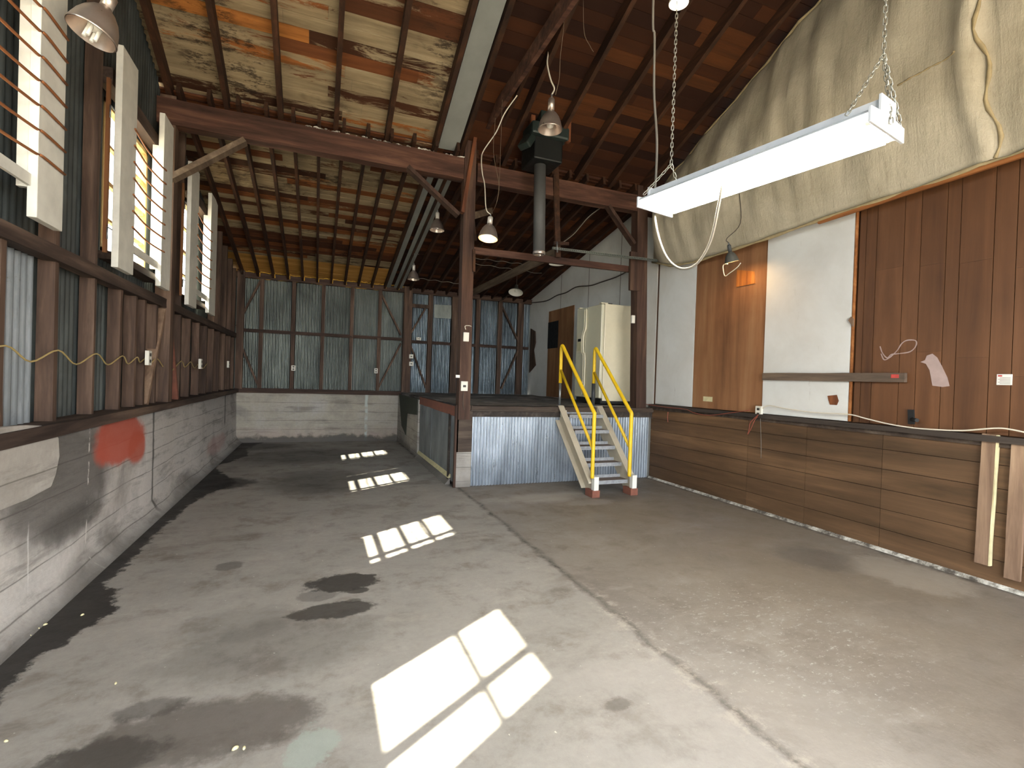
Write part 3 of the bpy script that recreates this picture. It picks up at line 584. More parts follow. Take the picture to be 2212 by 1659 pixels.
BR = [((563, 607), (511, 705), 'upper left of the far wall'), ((512, 724), (560, 838), 'lower left of the far wall'), ((822, 632), (866, 724), 'upper right, left of the big post'), ((866, 742), (818, 836), 'lower right, left of the big post'),
      ((918, 668), (886, 722), 'upper, just right of the big post'), ((886, 745), (920, 838), 'lower, just right of the big post'), ((1083, 660), (1120, 740), 'upper, beside the white wall'), ((1118, 758), (1082, 840), 'lower, beside the white wall')]
for a, b, l in BR: wooden('wall_brace', at(*a, Y=YF-.01), at(*b, Y=YF-.01), .04, .08, M['stud'], 'thin slanting brace, '+l, 'brace', (0, 1, 0))
wooden('wall_block', at(878, 659, Y=YF-.04), at(926, 663, Y=YF-.04), .05, .09, M['stud'], 'short brown cross piece high up beside the big post on the far wall', 'block')
wooden('tin_patch', at(938, 672, Y=YF+.04), at(975, 674, Y=YF+.04), .01, .34, M['tin_back'], 'square grey sheet patch on the far wall above the platform', 'patch')
# blocking and foam under the far rafters
for i, x in enumerate(back_x[:12]):
    MB().box((x+.02, YB-.02, zb(YB)-.02), (x+.285, YB+.02, zb(YB)+.09)).build('rafter_blocking', M['rafter'], bw)
fm = MB(); random.seed(5)
for x in back_x[:12]:
    for _ in range(2):
        pts = [(x+.03+.05*k+random.uniform(-.01, .01), YB-.035+random.uniform(-.01, .01), zb(YB)+random.choice((.1, .1, .0))+random.uniform(-.012, .012)) for k in range(6)]
        if _ == 0: pts = [(x+.03+.05*k, YB-.035, zb(YB)+.108+random.uniform(-.012, .012)) for k in range(6)]
        else: pts = [(x+.03+random.uniform(-.004, .004), YB-.035, zb(YB)+.1-.022*k) for k in range(5)]
        fm.tube(cr(pts, 3), [random.uniform(.006, .016) for _ in range((len(pts)-1)*3+1)], 6)
for x0 in [-1.5, -.9, -.2, .55, 1.1]:
    pts = [(x0+.06*k, YB+.0, 3.665+random.uniform(-.008, .008)) for k in range(9)]; fm.tube(cr(pts, 2), .008, 6)
tag(fm.build('spray_foam', M['foam'], origin=(0, YB, 3.7)), 'yellow spray foam seal along the head of the far wall', 'spray foam', kind='stuff')
outlet('ivory outlet on the second stud of the far wall', 634, 795, dict(Y=YF-.05), .09, .12)
outlet('ivory outlet beside the last stud left of the big post', 812, 801, dict(Y=YF-.05), .08, .12)
outlet('small white box on the girt just right of the big post', 904, 732, dict(Y=YF-.07), .12, .07, 'junction box', n=1, name='junction_box')
outlet('upper of two square outlets on the big far post', 888, 770, dict(Y=YF-.12), .1, .1, n=1)
outlet('lower of two square outlets on the big far post', 888, 786, dict(Y=YF-.12), .1, .1, n=1)
tag(MB().tube(cr([at(1114, 630, Y=11.2), at(1078, 652, Y=11.9), at(1076, 680, Y=YF-.06), at(1074, 760, Y=YF-.06), at(1078, 800, Y=YF-.06)], 6), .009, 6).build('lamp_cable', M['cord_dark'], origin=at(1076, 680, Y=YF-.06)), 'thin dark cable dropping down the far wall from the tilted dish lamp', 'cable')
# ------------------------------------------------------------------ platform
pl = MB().box((PX+.03, PY+.06, 0), (XB-.03, YB-.01, PZ-.04)).build('platform', M['plat']); tag(pl, 'raised loading platform with dark concrete deck and metal-clad sides', 'platform')
dk = MB().grid(lambda u, v: (PX+.0+(XB-PX)*u, PY-.0+(YB-PY)*v, PZ+.008*math.sin(u*23)*math.sin(v*31)), 24, 30); dk.build('platform_deck', M['plat'], pl)
MB().box((PX, PY, PZ-.045), (XB-.03, YB-.01, PZ-.012)).build('deck_slab', M['plat'], pl)
MB().beam((2.1, PY-.02, 1.155), (5.33, PY-.02, 1.155), .1, .075, seg=14, jit=.003).build('edge_beam', M['darkbeam'], pl)
MB().beam((2.1, PY+.01, 1.075), (5.33, PY+.01, 1.075), .08, .085, seg=14, jit=.002).build('edge_beam', M['ledge'], pl)
cf = MB(); corr(cf, 'X', 2.13, 5.3, .0, 1.04, PY+.02, .05, .014, 8); cf.build('corrugated_front', M['tin_front'], pl)
MB().box((1.9, PY-.045, .52), (2.13, PY+.02, 1.2)).build('corner_boarding', M['darkbeam'], pl)
MB().box((1.9, PY-.05, 0), (2.13, PY+.06, .52)).build('concrete_footing', M['conc'], pl, bevel=.012)
# side: galvanised sheets, then bare concrete with a dark sheet
sh = MB(); ys = [PY, 7.25, 7.32, 8.6, 9.68]
for a, b in zip(ys, ys[1:]): sh.box((PX-.012-random.uniform(0, .008), a+.006, .06), (PX+.03, b-.006, 1.06))
sh.build('side_sheets', M['tin_flat'], pl)
MB().beam((PX, PY, 1.11), (PX, 9.72, 1.13), .06, .14, seg=10, jit=.004).build('side_beam', M['brick'], pl)
MB().beam((PX-.03, 7.28, .0), (PX-.03, 7.28, 1.05), .05, .03, (1, 0, 0)).build('side_batten', M['ledge'], pl)
MB().beam((PX-.01, PY-.02, .0), (PX-.01, PY-.02, 1.2), .05, .05, (1, 0, 0)).build('corner_trim', M['post'], pl)
MB().box((PX-.05, 9.7, 0), (PX+.1, YB, 1.14)).build('side_concrete', M['conc'], pl, bevel=.01)
MB().prism([(PX-.02, 7.2, 0), (PX-.1, 7.2, 0), (PX-.02, 7.2, .09)], (0, 2.5, 0)).build('cement_fillet', M['conc'], pl)
MB().prism([(PX-.015, 7.2, .1), (PX-.05, 7.2, .09), (PX-.015, 7.2, .15)], (0, 2.5, 0)).build('cement_fillet', M['tape'], pl)
gs = [(PX-.055, 9.75, 1.15), (PX-.055, 12.1, 1.15), (PX-.055, 11.6, .45), (PX-.055, 11.0, .3), (PX-.055, 10.9, .78), (PX-.055, 9.75, .84)]
MB().prism(gs, (-.012, 0, 0)).build('dark_sheet', M['green_sheet'], pl)
outlet('white double outlet on the platform edge left of the stairs', 1216, 893, dict(Y=PY-.05), .1, .1)
outlet('ivory outlet low on the corner post', 1002, 834, dict(Y=PY-.105), .1, .14, n=1)
# switch box with curled wire on the post
sb = outlet('white pull switch high on the corner post', 1006, 728, dict(Y=PY-.105), .08, .13, 'switch', n=0, name='light_switch')
c_ = at(1006, 712, Y=PY-.13); tag(MB().tube(cr([c_, c_+Vector((-.01, 0, .05)), c_+Vector((.05, 0, .06)), c_+Vector((.09, .03, .055))], 5), .006, 6).build('switch_wire', M['cord_white'], origin=tuple(c_)), 'short curled white wire on top of the corner post switch', 'wire')
c_ = at(989, 813, Y=PY-.11); tag(MB().box(c_+Vector((-.03, 0, -.02)), c_+Vector((.03, .006, .02))).build('paper_tag', M['sticker'], origin=tuple(c_)), 'tiny white paper tag on the left edge of the corner post', 'tag')
pts = [at(1001, 846, Y=PY-.12), at(1000, 872, Y=PY-.12), at(1003, 886, Y=PY-.1), at(1010, 887, Y=PY-.09), at(1100, 886, Y=PY-.09), at(1200, 886, Y=PY-.09)]
tag(MB().tube(cr(pts, 5), .005, 6).build('edge_cable', M['cord_dark'], origin=pts[0]), 'thin cable from the post outlet along the platform edge', 'cable')

# ------------------------------------------------------------------ stairs
st_t = Vector((3.58, PY-.06, 1.19)); st_b = Vector((3.62, 6.1, .1)); SW = .63
ang = math.atan2(st_b.x-st_t.x, st_t.y-st_b.y)
S_ = thing('stairs', (3.66, 6.1, 0), 'steep metal stairs with cream stringers up to the platform', 'stairs')
def sp(side, t, dz=0, dy=0):   # point on stringer; t 0 top 1 bottom
    p = st_t.lerp(st_b, t); return Vector((p.x+side*SW, p.y+dy, p.z+dz))
for s_ in (0, 1):
    x0 = 0
    a, b = sp(s_, 0), sp(s_, 1); w = .028
    poly = [a+Vector((0, .06, .02)), a+Vector((0, -.02, .03)), b+Vector((0, -.12, .1)), b+Vector((0, -.12, -.02)), b+Vector((0, .08, -.02)), a+Vector((0, .06, -.22))]
    MB().prism(poly, (w, 0, 0)).build('stringer', M['stair'], S_, bevel=.003)
    off = -.07 if s_ == 0 else w; fl = MB()
    fl.prism([a+Vector((off, -.02, .03)), b+Vector((off, -.12, .1)), b+Vector((off, -.12, .085)), a+Vector((off, -.02, .015))], (.07, 0, 0))
    fl.prism([a+Vector((off, .06, -.22)), b+Vector((off, .08, -.02)), b+Vector((off, .08, -.005)), a+Vector((off, .06, -.205))], (.07, 0, 0))
    fl.build('stringer_flange', M['stair'], S_)
    f0 = sp(s_, 1); MB().box(f0+Vector((-.05, -.2, 0)), f0+Vector((.07, -.0, -.1))).build('brick_foot', M['brick'], S_, bevel=.004)
    MB().box(f0+Vector((-.03, -.205, -.0)), f0+Vector((.045, -.13, .19))).build('rail_foot', M['enamel_white'], S_, bevel=.004)
for k in range(5):
    z = .2+.222*k
    if z > 1.15: break
    t = (1.19-z)/(1.19-.1); p = st_t.lerp(st_b, t)
    tb = MB(); tb.box((p.x+.03, p.y-.13, z-.012), (p.x+SW, p.y+.08, z)); td = tb.build('tread', M['treadtop'], S_)
    MB().box((p.x+.03, p.y-.135, z-.05), (p.x+SW, p.y-.125, z+.003)).build('tread_nosing', M['tread'], td)
    MB().box((p.x+.03, p.y+.075, z-.01), (p.x+SW, p.y+.085, z+.045)).build('tread_back', M['tread'], td)
def rail(side, top_post_px, lab):
    (tx, ty_top), (bx, by_b) = top_post_px
    xs = 3.58 if side == 0 else 3.58+.7
    yt = PY+.03; yb = 5.93
    Pt = at(tx, ty_top, Y=yt); Pbase = at(tx, 872, Y=yt); knee = at(bx, by_b, Y=yb)
    r = .027
    foot = Vector((knee.x, yb, .3))
    main = cr([Vector((Pt.x, yt, Pt.z-.3)), Vector((Pt.x, yt, Pt.z-.06)), Vector((Pt.x, yt-.03, Pt.z-.0)), Vector((Pt.x, yt-.09, Pt.z-.05))], 5)
    main = [Vector((Pt.x, yt, 1.57))]+main
    kn = cr([knee+(Vector((Pt.x, yt-.09, Pt.z-.05))-knee).normalized()*.07, knee+Vector((0, 0, .0)), knee+Vector((0, .0, -.07))], 5)
    t_ = MB().tube(main+kn+[foot, Vector((knee.x, yb, .27))], r, 12).build('handrail', M['yellow'], S_)
    a = Vector((Pt.x, yt, Pt.z-.38)); b = Vector((knee.x, yb, knee.z-.5))
    MB().tube([a, b], r*.85, 10).build('mid_rail', M['yellow'], t_)
    MB().tube([Vector((Pt.x, yt, PZ)), Vector((Pt.x, yt, 1.58))], r*(.7 if side == 0 else 1.15), 10).build('post_sleeve', M['steel'] if side == 0 else M['black_steel'], t_)
    MB().lathe([(.001, .012), (.05, .012), (.05, 0), (.001, 0)], Matrix.Translation((Pt.x, yt, PZ+.005)), 16).build('base_flange', M['steel'], t_)
rail(0, ((1213, 747), (1284, 893)), 'left yellow pipe handrail of the stairs, bare steel foot')
rail(1, ((1285, 753), (1364, 893)), 'right yellow pipe handrail of the stairs, black-wrapped foot')

# ------------------------------------------------------------------ refrigerator
ZF = PZ+.02
fx0 = 4.66; fy0 = 7.6; fy1 = 8.5; fh = 1.79
R_ = thing('refrigerator', (fx0+.35, (fy0+fy1)/2, PZ), 'almond side-by-side refrigerator standing on the platform', 'refrigerator')
MB().box((fx0+.07, fy0, ZF+.05), (XB-.02, fy1, ZF+fh)).build('cabinet', M['fridge'], R_, bevel=.012)
MB().box((fx0+.04, fy0+.01, ZF), (XB-.04, fy1-.01, ZF+.09)).build('kick_grille', M['fridge_dark'], R_)
ys_ = fy0+.54
MB().box((fx0, fy0, ZF+.1), (fx0+.062, ys_-.004, ZF+fh-.01)).build('door', M['fridge_door'], R_, bevel=.012)
MB().box((fx0, ys_+.004, ZF+.1), (fx0+.062, fy1, ZF+fh-.01)).build('door', M['fridge_door'], R_, bevel=.012)
drs = [o for o in bpy.data.objects if o.name.startswith('door') and o.parent == R_]
for s_, dr in ((-1, drs[0]), (1, drs[1])):
    yy = ys_+s_*.03
    pts = [(fx0-.018, yy, ZF+.14), (fx0-.018, yy, ZF+.85), (fx0-.03, yy+s_*.0+.04, ZF+.93), (fx0-.035, yy+.05, ZF+1.15), (fx0-.03, yy+.04, ZF+1.3), (fx0-.018, yy, ZF+1.4), (fx0-.018, yy, ZF+fh-.05)]
    MB().tube(cr(pts, 6), .016, 8).build('door_handle', M['fridge'], dr)
dn = drs[1]
MB().box((fx0-.012, fy1-.27, ZF+.93), (fx0-.001, fy1-.05, ZF+1.32)).build('dispenser_bezel', M['fridge'], dn, bevel=.004)
MB().box((fx0-.02, fy1-.25, ZF+.97), (fx0-.011, fy1-.09, ZF+1.14)).build('dispenser_recess', M['tape'], dn)
MB().box((fx0-.03, fy1-.22, ZF+1.15), (fx0-.01, fy1-.12, ZF+1.2)).build('dispenser_spout', M['fridge_dark'], dn)
for y in (fy0+.06, fy1-.06): MB().box((fx0+.0, y-.04, ZF+fh), (fx0+.14, y+.04, ZF+fh+.02)).build('hinge_cover', M['fridge'], R_, bevel=.004)
tag(MB().box((fx0+.2, fy0+.1, ZF+fh+.001), (fx0+.28, fy0+.2, ZF+fh+.03)).build('scrap_block', M['fridge_dark'], origin=(fx0+.2, fy0+.1, ZF+fh)), 'small dark scrap lying on top of the refrigerator', 'scrap')
outlet('white box on the right post beside the refrigerator top', 1366, 690, dict(Y=6.93), .06, .13, 'junction box', n=0, name='junction_box')
# plywood with a black sheet behind the refrigerator
yA = at(1183, 760, X=XB-.02).y; 
pn = tag(MB().box((XB-.02, 9.9, PZ+.01), (XB, yA, 3.33)).build('plywood_panel', M['ply'], origin=(XB, 10, PZ)), 'tan plywood sheet with a black square on the white wall beyond the refrigerator', 'plywood panel')
q1_, q2_ = at(1184, 697, X=XB-.03), at(1204, 751, X=XB-.03)
MB().box((XB-.026, q1_.y, q2_.z), (XB-.021, q2_.y, q1_.z)).build('black_square', M['black'], pn)
# torn brown hole edge beside the white wall
pp = [(XB-.03, 11.9, 2.0), (XB-.03, 12.3, 1.8), (XB-.03, 12.3, 3.0), (XB-.03, 12.0, 2.9), (XB-.03, 11.95, 2.6), (XB-.03, 12.05, 2.4)]
tag(MB().prism([Vector(p)+Vector((0, .0, 0)) for p in pp], (.02, 0, 0)).build('torn_panel_edge', M['stud'], origin=pp[0]), 'ragged torn brown edge at the far end of the white wall', 'torn panel')
# cables on the white wall
pw = [(1148, 654), (1180, 650), (1203, 638), (1223, 632), (1245, 620), (1275, 617), (1300, 609), (1330, 599), (1352, 588)]
tag(MB().tube(cr([at(a, b, X=XB-.02) for a, b in pw], 5), .012, 6).build('wall_cable', M['cord_dark'], origin=at(1148, 654, X=XB)), 'dark swagged cable stapled across the white wall above the refrigerator', 'cable')
# ------------------------------------------------------------------ right wall, nearer bay
def panel(name, y0, y1, z0, z1, mat, label, cat, th=.02, x=XB-.02):
    return tag(MB().box((x, min(y0, y1), z0), (x+th, max(y0, y1), z1)).build(name, mat, origin=(x, (y0+y1)/2, z0), bevel=.003), label, cat)
panel('painted_panel', 6.9, 6.02, 1.27, 3.9, M['white_panel'], 'narrow white painted panel between the right post and the tan plywood', 'wall panel')
panel('plywood_panel', 6.01, 4.735, 1.27, 3.9, M['ply'], 'tan plywood panel under the small lit lamp on the right wall', 'wall panel')
panel('painted_panel', 4.725, 3.62, 1.27, 3.9, M['white_panel'], 'wide white painted panel beside the brown boards', 'wall panel', .035, XB-.035)
tag(MB().box((XB-.037, 3.6, 1.27), (XB-.0, 3.614, 3.9)).build('panel_edge_strip', M['tarp_batten'], origin=(XB, 3.6, 1.27)), 'thin reddish strip along the near edge of the wide white panel', 'strip')
gx = [1853, 1867, 1890, 1949, 1985, 2040, 2070, 2143, 2192]; gy = [at(a, 700, X=XB).y for a in gx]+[2.0, 1.72, 1.4, 1.1, .8, .45, .1, -.3, -.8, -1.4, -2.0, -2.9]
bb = MB()
for a, b in zip(gy, gy[1:]):
    n_ = 3; zs = [1.27, 1.9+random.uniform(-.15, .25), 2.75+random.uniform(-.2, .2), 4.6]
    if abs(a-b) < .15: zs = [1.27, 4.6]
    for z0, z1 in zip(zs, zs[1:]): bb.box((XB-.02-random.uniform(0, .002), b+.003, z0+.0005), (XB+.018, a-.003, z1-.0005))
bb.build('board_cladding', M['brown_board'], wr)
# ledge and lower horizontal boarding
MB().beam((XB-.03, -2.9, 1.235), (XB-.03, PY, 1.235), .12, .05, seg=20, jit=.003).build('trim_1', M['ledge'])['kind'] = 'structure'
MB().beam((XB-.01, -2.9, 1.19), (XB-.01, PY, 1.19), .07, .045, seg=20, jit=.002).build('trim_2', M['darkbeam'])['kind'] = 'structure'
wn = MB(); seams = [PY, at(1618, 980, X=XB).y, at(1742, 1050, X=XB).y, at(1905, 1100, X=XB).y, 1.2, -.6, -2.95]
for a, b in zip(seams, seams[1:]):
    z = .02
    while z < 1.15:
        ze = min(z+.2, 1.17); wn.box((XB-.025-random.uniform(0, .003), b+.002, z+.003), (XB, a-.002, ze-.002)); z = ze
wn.build('wainscot_boards', M['wains'], wr)
MB().prism([(XB-.06, -2.9, 0), (XB-.02, -2.9, 0), (XB-.02, -2.9, .035)], (0, PY+2.9, 0)).build('baseboard_right', M['fillet'])['kind'] = 'structure'
def brd(a, b, w, lab, name='loose_plank', mat='plank', th=.028, edge=True):
    p, q = at(*a, X=XB-.05), at(*b, X=XB-.05)
    return tag(MB().beam(p, q, th, w, (0, 1, 0), 6, .002).build(name, M[mat], origin=tuple(q)), lab, 'plank')
b1 = brd((2139, 938), (2122, 1218), .1, 'rough vertical plank with pale edge nailed low on the right wall')
p, q = at(2157, 940, X=XB-.05), at(2138, 1222, X=XB-.05)
MB().beam(p, q, .032, .012, (0, 1, 0), 6, .002).build('pale_edge', M['tape'], b1)
brd((2204, 953), (2187, 1252), .1, 'rough vertical plank at the right photo edge, low on the right wall')
p, q = at(1649, 810, X=XB-.06), at(1957, 811, X=XB-.06)
hb = tag(MB().beam((XB-.06, p.y, 1.745), (XB-.06, q.y, 1.745), .04, .09, (0, 0, 1), 8, .002).build('wall_plank', M['plankY'], origin=tuple(p)), 'dark horizontal plank nailed across the wide white panel', 'plank')
MB().box((XB-.083, q.y+.05, 1.74), (XB-.0805, q.y+.12, 1.775)).build('red_paint_mark', M['sticker_red'], hb)
# sign scraps and marks
c_ = at(2169, 820, X=XB-.03); sg = tag(MB().box((XB-.026, c_.y-.05, c_.z-.045), (XB-.022, c_.y+.05, c_.z+.045)).build('wall_sticker', M['sticker'], origin=tuple(c_)), 'small white sticker with red heading on the brown boards', 'sticker')
MB().box((XB-.028, c_.y+.015, c_.z+.025), (XB-.026, c_.y+.042, c_.z+.038)).build('red_heading', M['sticker_red'], sg)
ln = MB()
for k in range(5): ln.box((XB-.028, c_.y-.04, c_.z+.012-.012*k), (XB-.026, c_.y+(.04 if k % 2 else .03), c_.z+.016-.012*k))
ln.build('text_lines', M['ink'], sg)
def mark(pts, w, lab, n=6):
    P = cr([at(a, b, X=XB-.0245) for a, b in pts], n); mb = MB(); V = []
    for i, p in enumerate(P):
        t = (P[min(i+1, len(P)-1)]-P[max(i-1, 0)]).normalized(); nn = Vector((0, t.z, -t.y)); ww = w*(.85+.15*math.sin(i*.7))
        V += [p+nn*ww, p-nn*ww]
    mb.add(V, [(2*i, 2*i+1, 2*i+3, 2*i+2) for i in range(len(P)-1)]); return tag(mb.build('spray_mark', M['chalk'], origin=tuple(P[0])), lab, 'spray paint mark')
mark([(1901, 748), (1906, 762), (1916, 773), (1925, 766), (1940, 764), (1965, 760), (1978, 748), (1978, 736), (1960, 735), (1948, 742), (1938, 757), (1922, 772), (1910, 777), (1903, 764)], .006, 'looping white spray squiggle on the brown boards')
P = [at(*q, X=XB-.0245) for q in [(1988, 782), (1998, 778), (2002, 768), (2014, 764), (2024, 772), (2034, 790), (2046, 815), (2051, 834), (2036, 836), (2014, 833), (2008, 800), (2000, 786)]]
tag(MB().prism(P, (.003, 0, 0)).build('spray_mark', M['chalk'], origin=tuple(P[0])), 'solid pale spray patch on the brown boards below the squiggle', 'spray paint mark')
c_ = at(1969, 900, X=XB-.04); lt_ = thing('latch', tuple(c_), 'black metal latch low on the brown boards', 'latch')
MB().beam(at(1968, 885, X=XB-.03), at(1969, 916, X=XB-.03), .02, .05, (0, 1, 0)).build('latch_plate', M['black'], lt_); MB().tube([at(1970, 906, X=XB-.04), at(1981, 908, X=XB-.09)], .018, 8).build('latch_knob', M['black'], lt_)
P = [at(*q, X=XB-.037) for q in [(1788, 855), (1808, 853), (1812, 866), (1808, 875), (1793, 874), (1790, 865)]]
tag(MB().prism(P, (-.004, 0, 0)).build('hole_patch', M['splice'], origin=tuple(P[0])), 'ragged brown hole low in the wide white panel', 'hole')
c_ = at(1529, 862, X=XB-.022); tag(MB().box((XB-.026, c_.y-.09, c_.z-.035), (XB-.021, c_.y+.09, c_.z+.035)).build('tape_strip', M['tape'], origin=tuple(c_)), 'cream tape scrap low on the tan plywood panel', 'tape')
outlet('ivory outlet with hanging red cord on the ledge between plywood and wide white panel', 1642, 889, dict(X=XB-.04), .09, .14)
P = [at(*q, X=XB-.04) for q in [(1592, 583), (1628, 586), (1630, 612), (1590, 620)]]
tag(MB().prism(P, (.02, 0, 0)).build('wood_patch', M['orange_wood'], origin=tuple(P[0])), 'small square wooden patch lit by the wall lamp', 'patch')
P = [at(*q, X=XB-.06) for q in [(1838, 684), (1832, 692), (1842, 706), (1843, 690)]]
tag(MB().prism(P, (.02, 0, 0)).build('splinter', M['plank'], origin=tuple(P[0])), 'small brown splinter sticking out at the near edge of the wide white panel', 'splinter')
def cable(pts, r, mat, lab, X=XB-.06, name='wall_cable', n=6, cat='cable'):
    P = cr([at(a, b, X=X) if len((a, b)) else 0 for a, b in pts], n); return tag(MB().tube(P, r, 6).build(name, M[mat], origin=tuple(P[0])), lab, cat)
cable([(1648, 882), (1662, 876), (1700, 883), (1760, 891), (1832, 895), (1870, 904), (1920, 916), (1970, 924), (2020, 928), (2080, 930), (2150, 925), (2185, 928), (2240, 940)], .007, 'cord_white', 'cream cable from the ivory outlet along the ledge to the right', XB-.1)
cable([(1378, 868), (1390, 872), (1440, 880), (1480, 884), (1500, 892), (1530, 897), (1570, 893), (1620, 886)], .005, 'cord_red', 'thin reddish cord draped along the ledge under the plywood panel', XB-.1)
cable([(1638, 896), (1628, 905), (1620, 915), (1618, 928), (1615, 938), (1622, 926), (1630, 908), (1636, 900)], .005, 'cord_red', 'loop of red cord hanging below the ivory outlet', XB-.1, 'cable_loop', cat='cord')
cable([(1642, 897), (1644, 950), (1644, 990)], .003, 'cord_grey', 'thin grey string hanging straight below the ivory outlet', XB-.06, 'string', cat='string')
cable([(1443, 890), (1442, 902), (1443, 912)], .006, 'cord_red', 'small red plug hanging below the ledge near the stairs', XB-.1, 'red_plug', cat='plug')

# ------------------------------------------------------------------ tarp over the upper right wall
TB = [(7.05, 3.72), (6.4, 3.5), (5.9, 3.45), (4.7, 3.47), (3.6, 3.52), (3.0, 3.52), (2.3, 3.56), (1.2, 3.6), (-1, 3.65), (-2.9, 3.7)]
def lerpT(tab, y):
    for (a, za), (b, zb_) in zip(tab, tab[1:]):
        if a >= y >= b: return za+(zb_-za)*(a-y)/(a-b)
    return tab[-1][1] if y < tab[-1][0] else tab[0][1]
def tarp(u, v):
    y = 7.08-u*9.9; zb0 = lerpT(TB, y); zt = zn(min(y, 6.9), -.02)
    z = zb0+(zt-zb0)*v
    bulge = .3*math.sin(PI*min(1, v*1.15+.05))**.8 if v < .85 else .3*math.sin(PI*min(1, .85*1.15+.05))**.8
    bulge = .34*(math.sin(PI*(.08+.8*(1-v))))
    dr = (.014*math.sin(y*9+v*3)+.013*math.sin(y*17-v*5+math.sin(y*3)*2)+.012*math.sin(y*5+v*14)+.006*math.sin(y*37+v*9))*min(1, v*4+.1)
    seam = -.05*math.exp(-((y-2.42-.12*math.sin(v*6))/.05)**2)+.03*math.exp(-((y-2.3-.12*math.sin(v*6))/.05)**2)
    edge = .1*math.exp(-((7.08-y)/.25)**2)
    x = 5.3-bulge*min(1, (7.15-y)/.5)+dr*.8-seam*-1+edge
    return (min(x, 5.335), y, z)
tp = thing('tarp', (5.3, 4, 3.5), 'large dirty grey tarp bulging over the upper right wall', 'tarp')
MB().grid(tarp, 150, 40).build('tarp_sheet', M['tarp'], tp, solid=.004)
MB().tube([tarp(k/60, 1) for k in range(61)], [.018+.006*math.sin(k*2.3) for k in range(61)], 8).build('tarp_hem', M['tarp_hem'], tp)
MB().tube([Vector(tarp(k/60, 0))+Vector((-.02, 0, -.015)) for k in range(61)], [.018+.006*math.sin(k*1.7) for k in range(61)], 8).build('tarp_hem', M['tarp_hem'], tp)
seam = []
for k in range(40):
    v = 1-k/39; yy = at(2085, 0, X=5.05).y*v+at(2162, 350, X=5.2).y*(1-v); seam.append(Vector(tarp((7.08-yy)/9.9+.003*math.sin(k*.9), v))+Vector((-.012, 0, 0)))
MB().tube(seam, [.014+.006*math.sin(k*2.1) for k in range(40)], 8).build('tarp_seam', M['tarp_hem'], tp)
seam = []
for k in range(20):
    q = at(1940+130*k/19, 185-65*k/19, X=5.0); v_ = (q.z-3.52)/(zn(q.y, -.02)-3.52); seam.append(Vector(tarp((7.08-q.y)/9.9, v_))+Vector((-.006, 0, 0)))
MB().tube(seam, [.007+.003*math.sin(k*2.1) for k in range(20)], 6).build('tarp_seam', M['tarp_hem'], tp)
wooden('tarp_batten', Vector(tarp(.32, 0))+Vector((-.02, 0, -.04)), Vector(tarp(.98, 0))+Vector((-.02, 0, -.04)), .03, .035, M['tarp_batten'], 'long thin orange-brown batten under the lower hem of the tarp', 'batten', seg=16)

# ------------------------------------------------------------------ lamps
def oriented(loc, tilt=(0, 0)):
    return Matrix.Translation(loc) @ Matrix.Rotation(tilt[1], 4, 'Y') @ Matrix.Rotation(tilt[0], 4, 'X')
def bay_lamp(rim, dia, label, tilt=(0, 0), bulb=None, neck=1.0, metal='chrome', sock='chrome', deep=.8, name='pendant_lamp'):
    """rim = centre of the open rim; the shade rises above"""
    R = dia/2; Mx = oriented(rim, tilt); t_ = thing(name, tuple(rim), label, 'lamp', 'lamps under the roof')
    h = dia*deep
    prof = [(R, 0), (R*1.03, .006), (R*1.0, .012), (R*.95, h*.2), (R*.86, h*.42), (R*.7, h*.65), (R*.48, h*.84), (R*.27, h*.95), (R*.25, h)]
    inn = [(a*.97, b) for a, b in prof[:1]]+[(a*.96, b-.002) for a, b in prof[3:]]
    MB().lathe(prof+inn[::-1], Mx, 36).build('lamp_shade', M[metal], t_)
    MB().lathe([(.001, h*1.0), (R*.27, h), (R*.27, h+R*.75*neck), (R*.2, h+R*.85*neck), (.001, h+R*.85*neck)], Mx, 20).build('lamp_socket', M[sock], t_)
    top = Mx @ Vector((0, 0, h+R*.85*neck))
    MB().tube([top, Mx @ Vector((0, 0, h+R*1.1*neck))], .01, 8).build('lamp_hook', M['steel'], t_)
    bm = M['bulb_off'] if bulb is None else M[bulb]
    MB().lathe([(.001, h*.1), (R*.25, h*.16), (R*.33, h*.32), (R*.25, h*.55), (R*.15, h*.75), (.001, h*.8)], Mx, 16).build('light_bulb', bm, t_)
    return t_, Mx @ Vector((0, 0, h+R*1.1*neck))
# 1 big one at the upper left
t_, top = bay_lamp(at(197, 74, Y=3.95), .27, 'large aluminium lamp with a coiled tube bulb near the upper left corner', (-.12, .3), None, .8)
Mx = oriented(at(197, 74, Y=3.95), (-.12, .3)); cf = MB()
for k in range(4): a = k*PI/2; cf.tube([Mx @ Vector((.03*math.cos(a), .03*math.sin(a), z)) for z in (-.03, .12)], .011, 8)
cf.build('coiled_tube', M['enamel_white'], t_)
MB().tube([top, (top.x-.02, top.y, zn(top.y, .0))], .012, 8).build('lamp_cord', M['cord_grey'], t_)
# 2 centre
L2 = at(1188, 281, Y=5.3); t_, top = bay_lamp(L2, .285, 'shiny aluminium lamp hanging in front of the black heater', (0, .02), None, 1.2)
e_ = atroof(1185, 112, ROOF_S, ROOF_Z+.1, 7)
MB().tube(cr([top, top+Vector((.03, .0, .08)), top.lerp(e_, .35)+Vector((.0, 0, 0)), top.lerp(e_, .7)+Vector((-.03, 0, 0)), e_], 6), .009, 8).build('lamp_cord', M['cord_white'], t_)
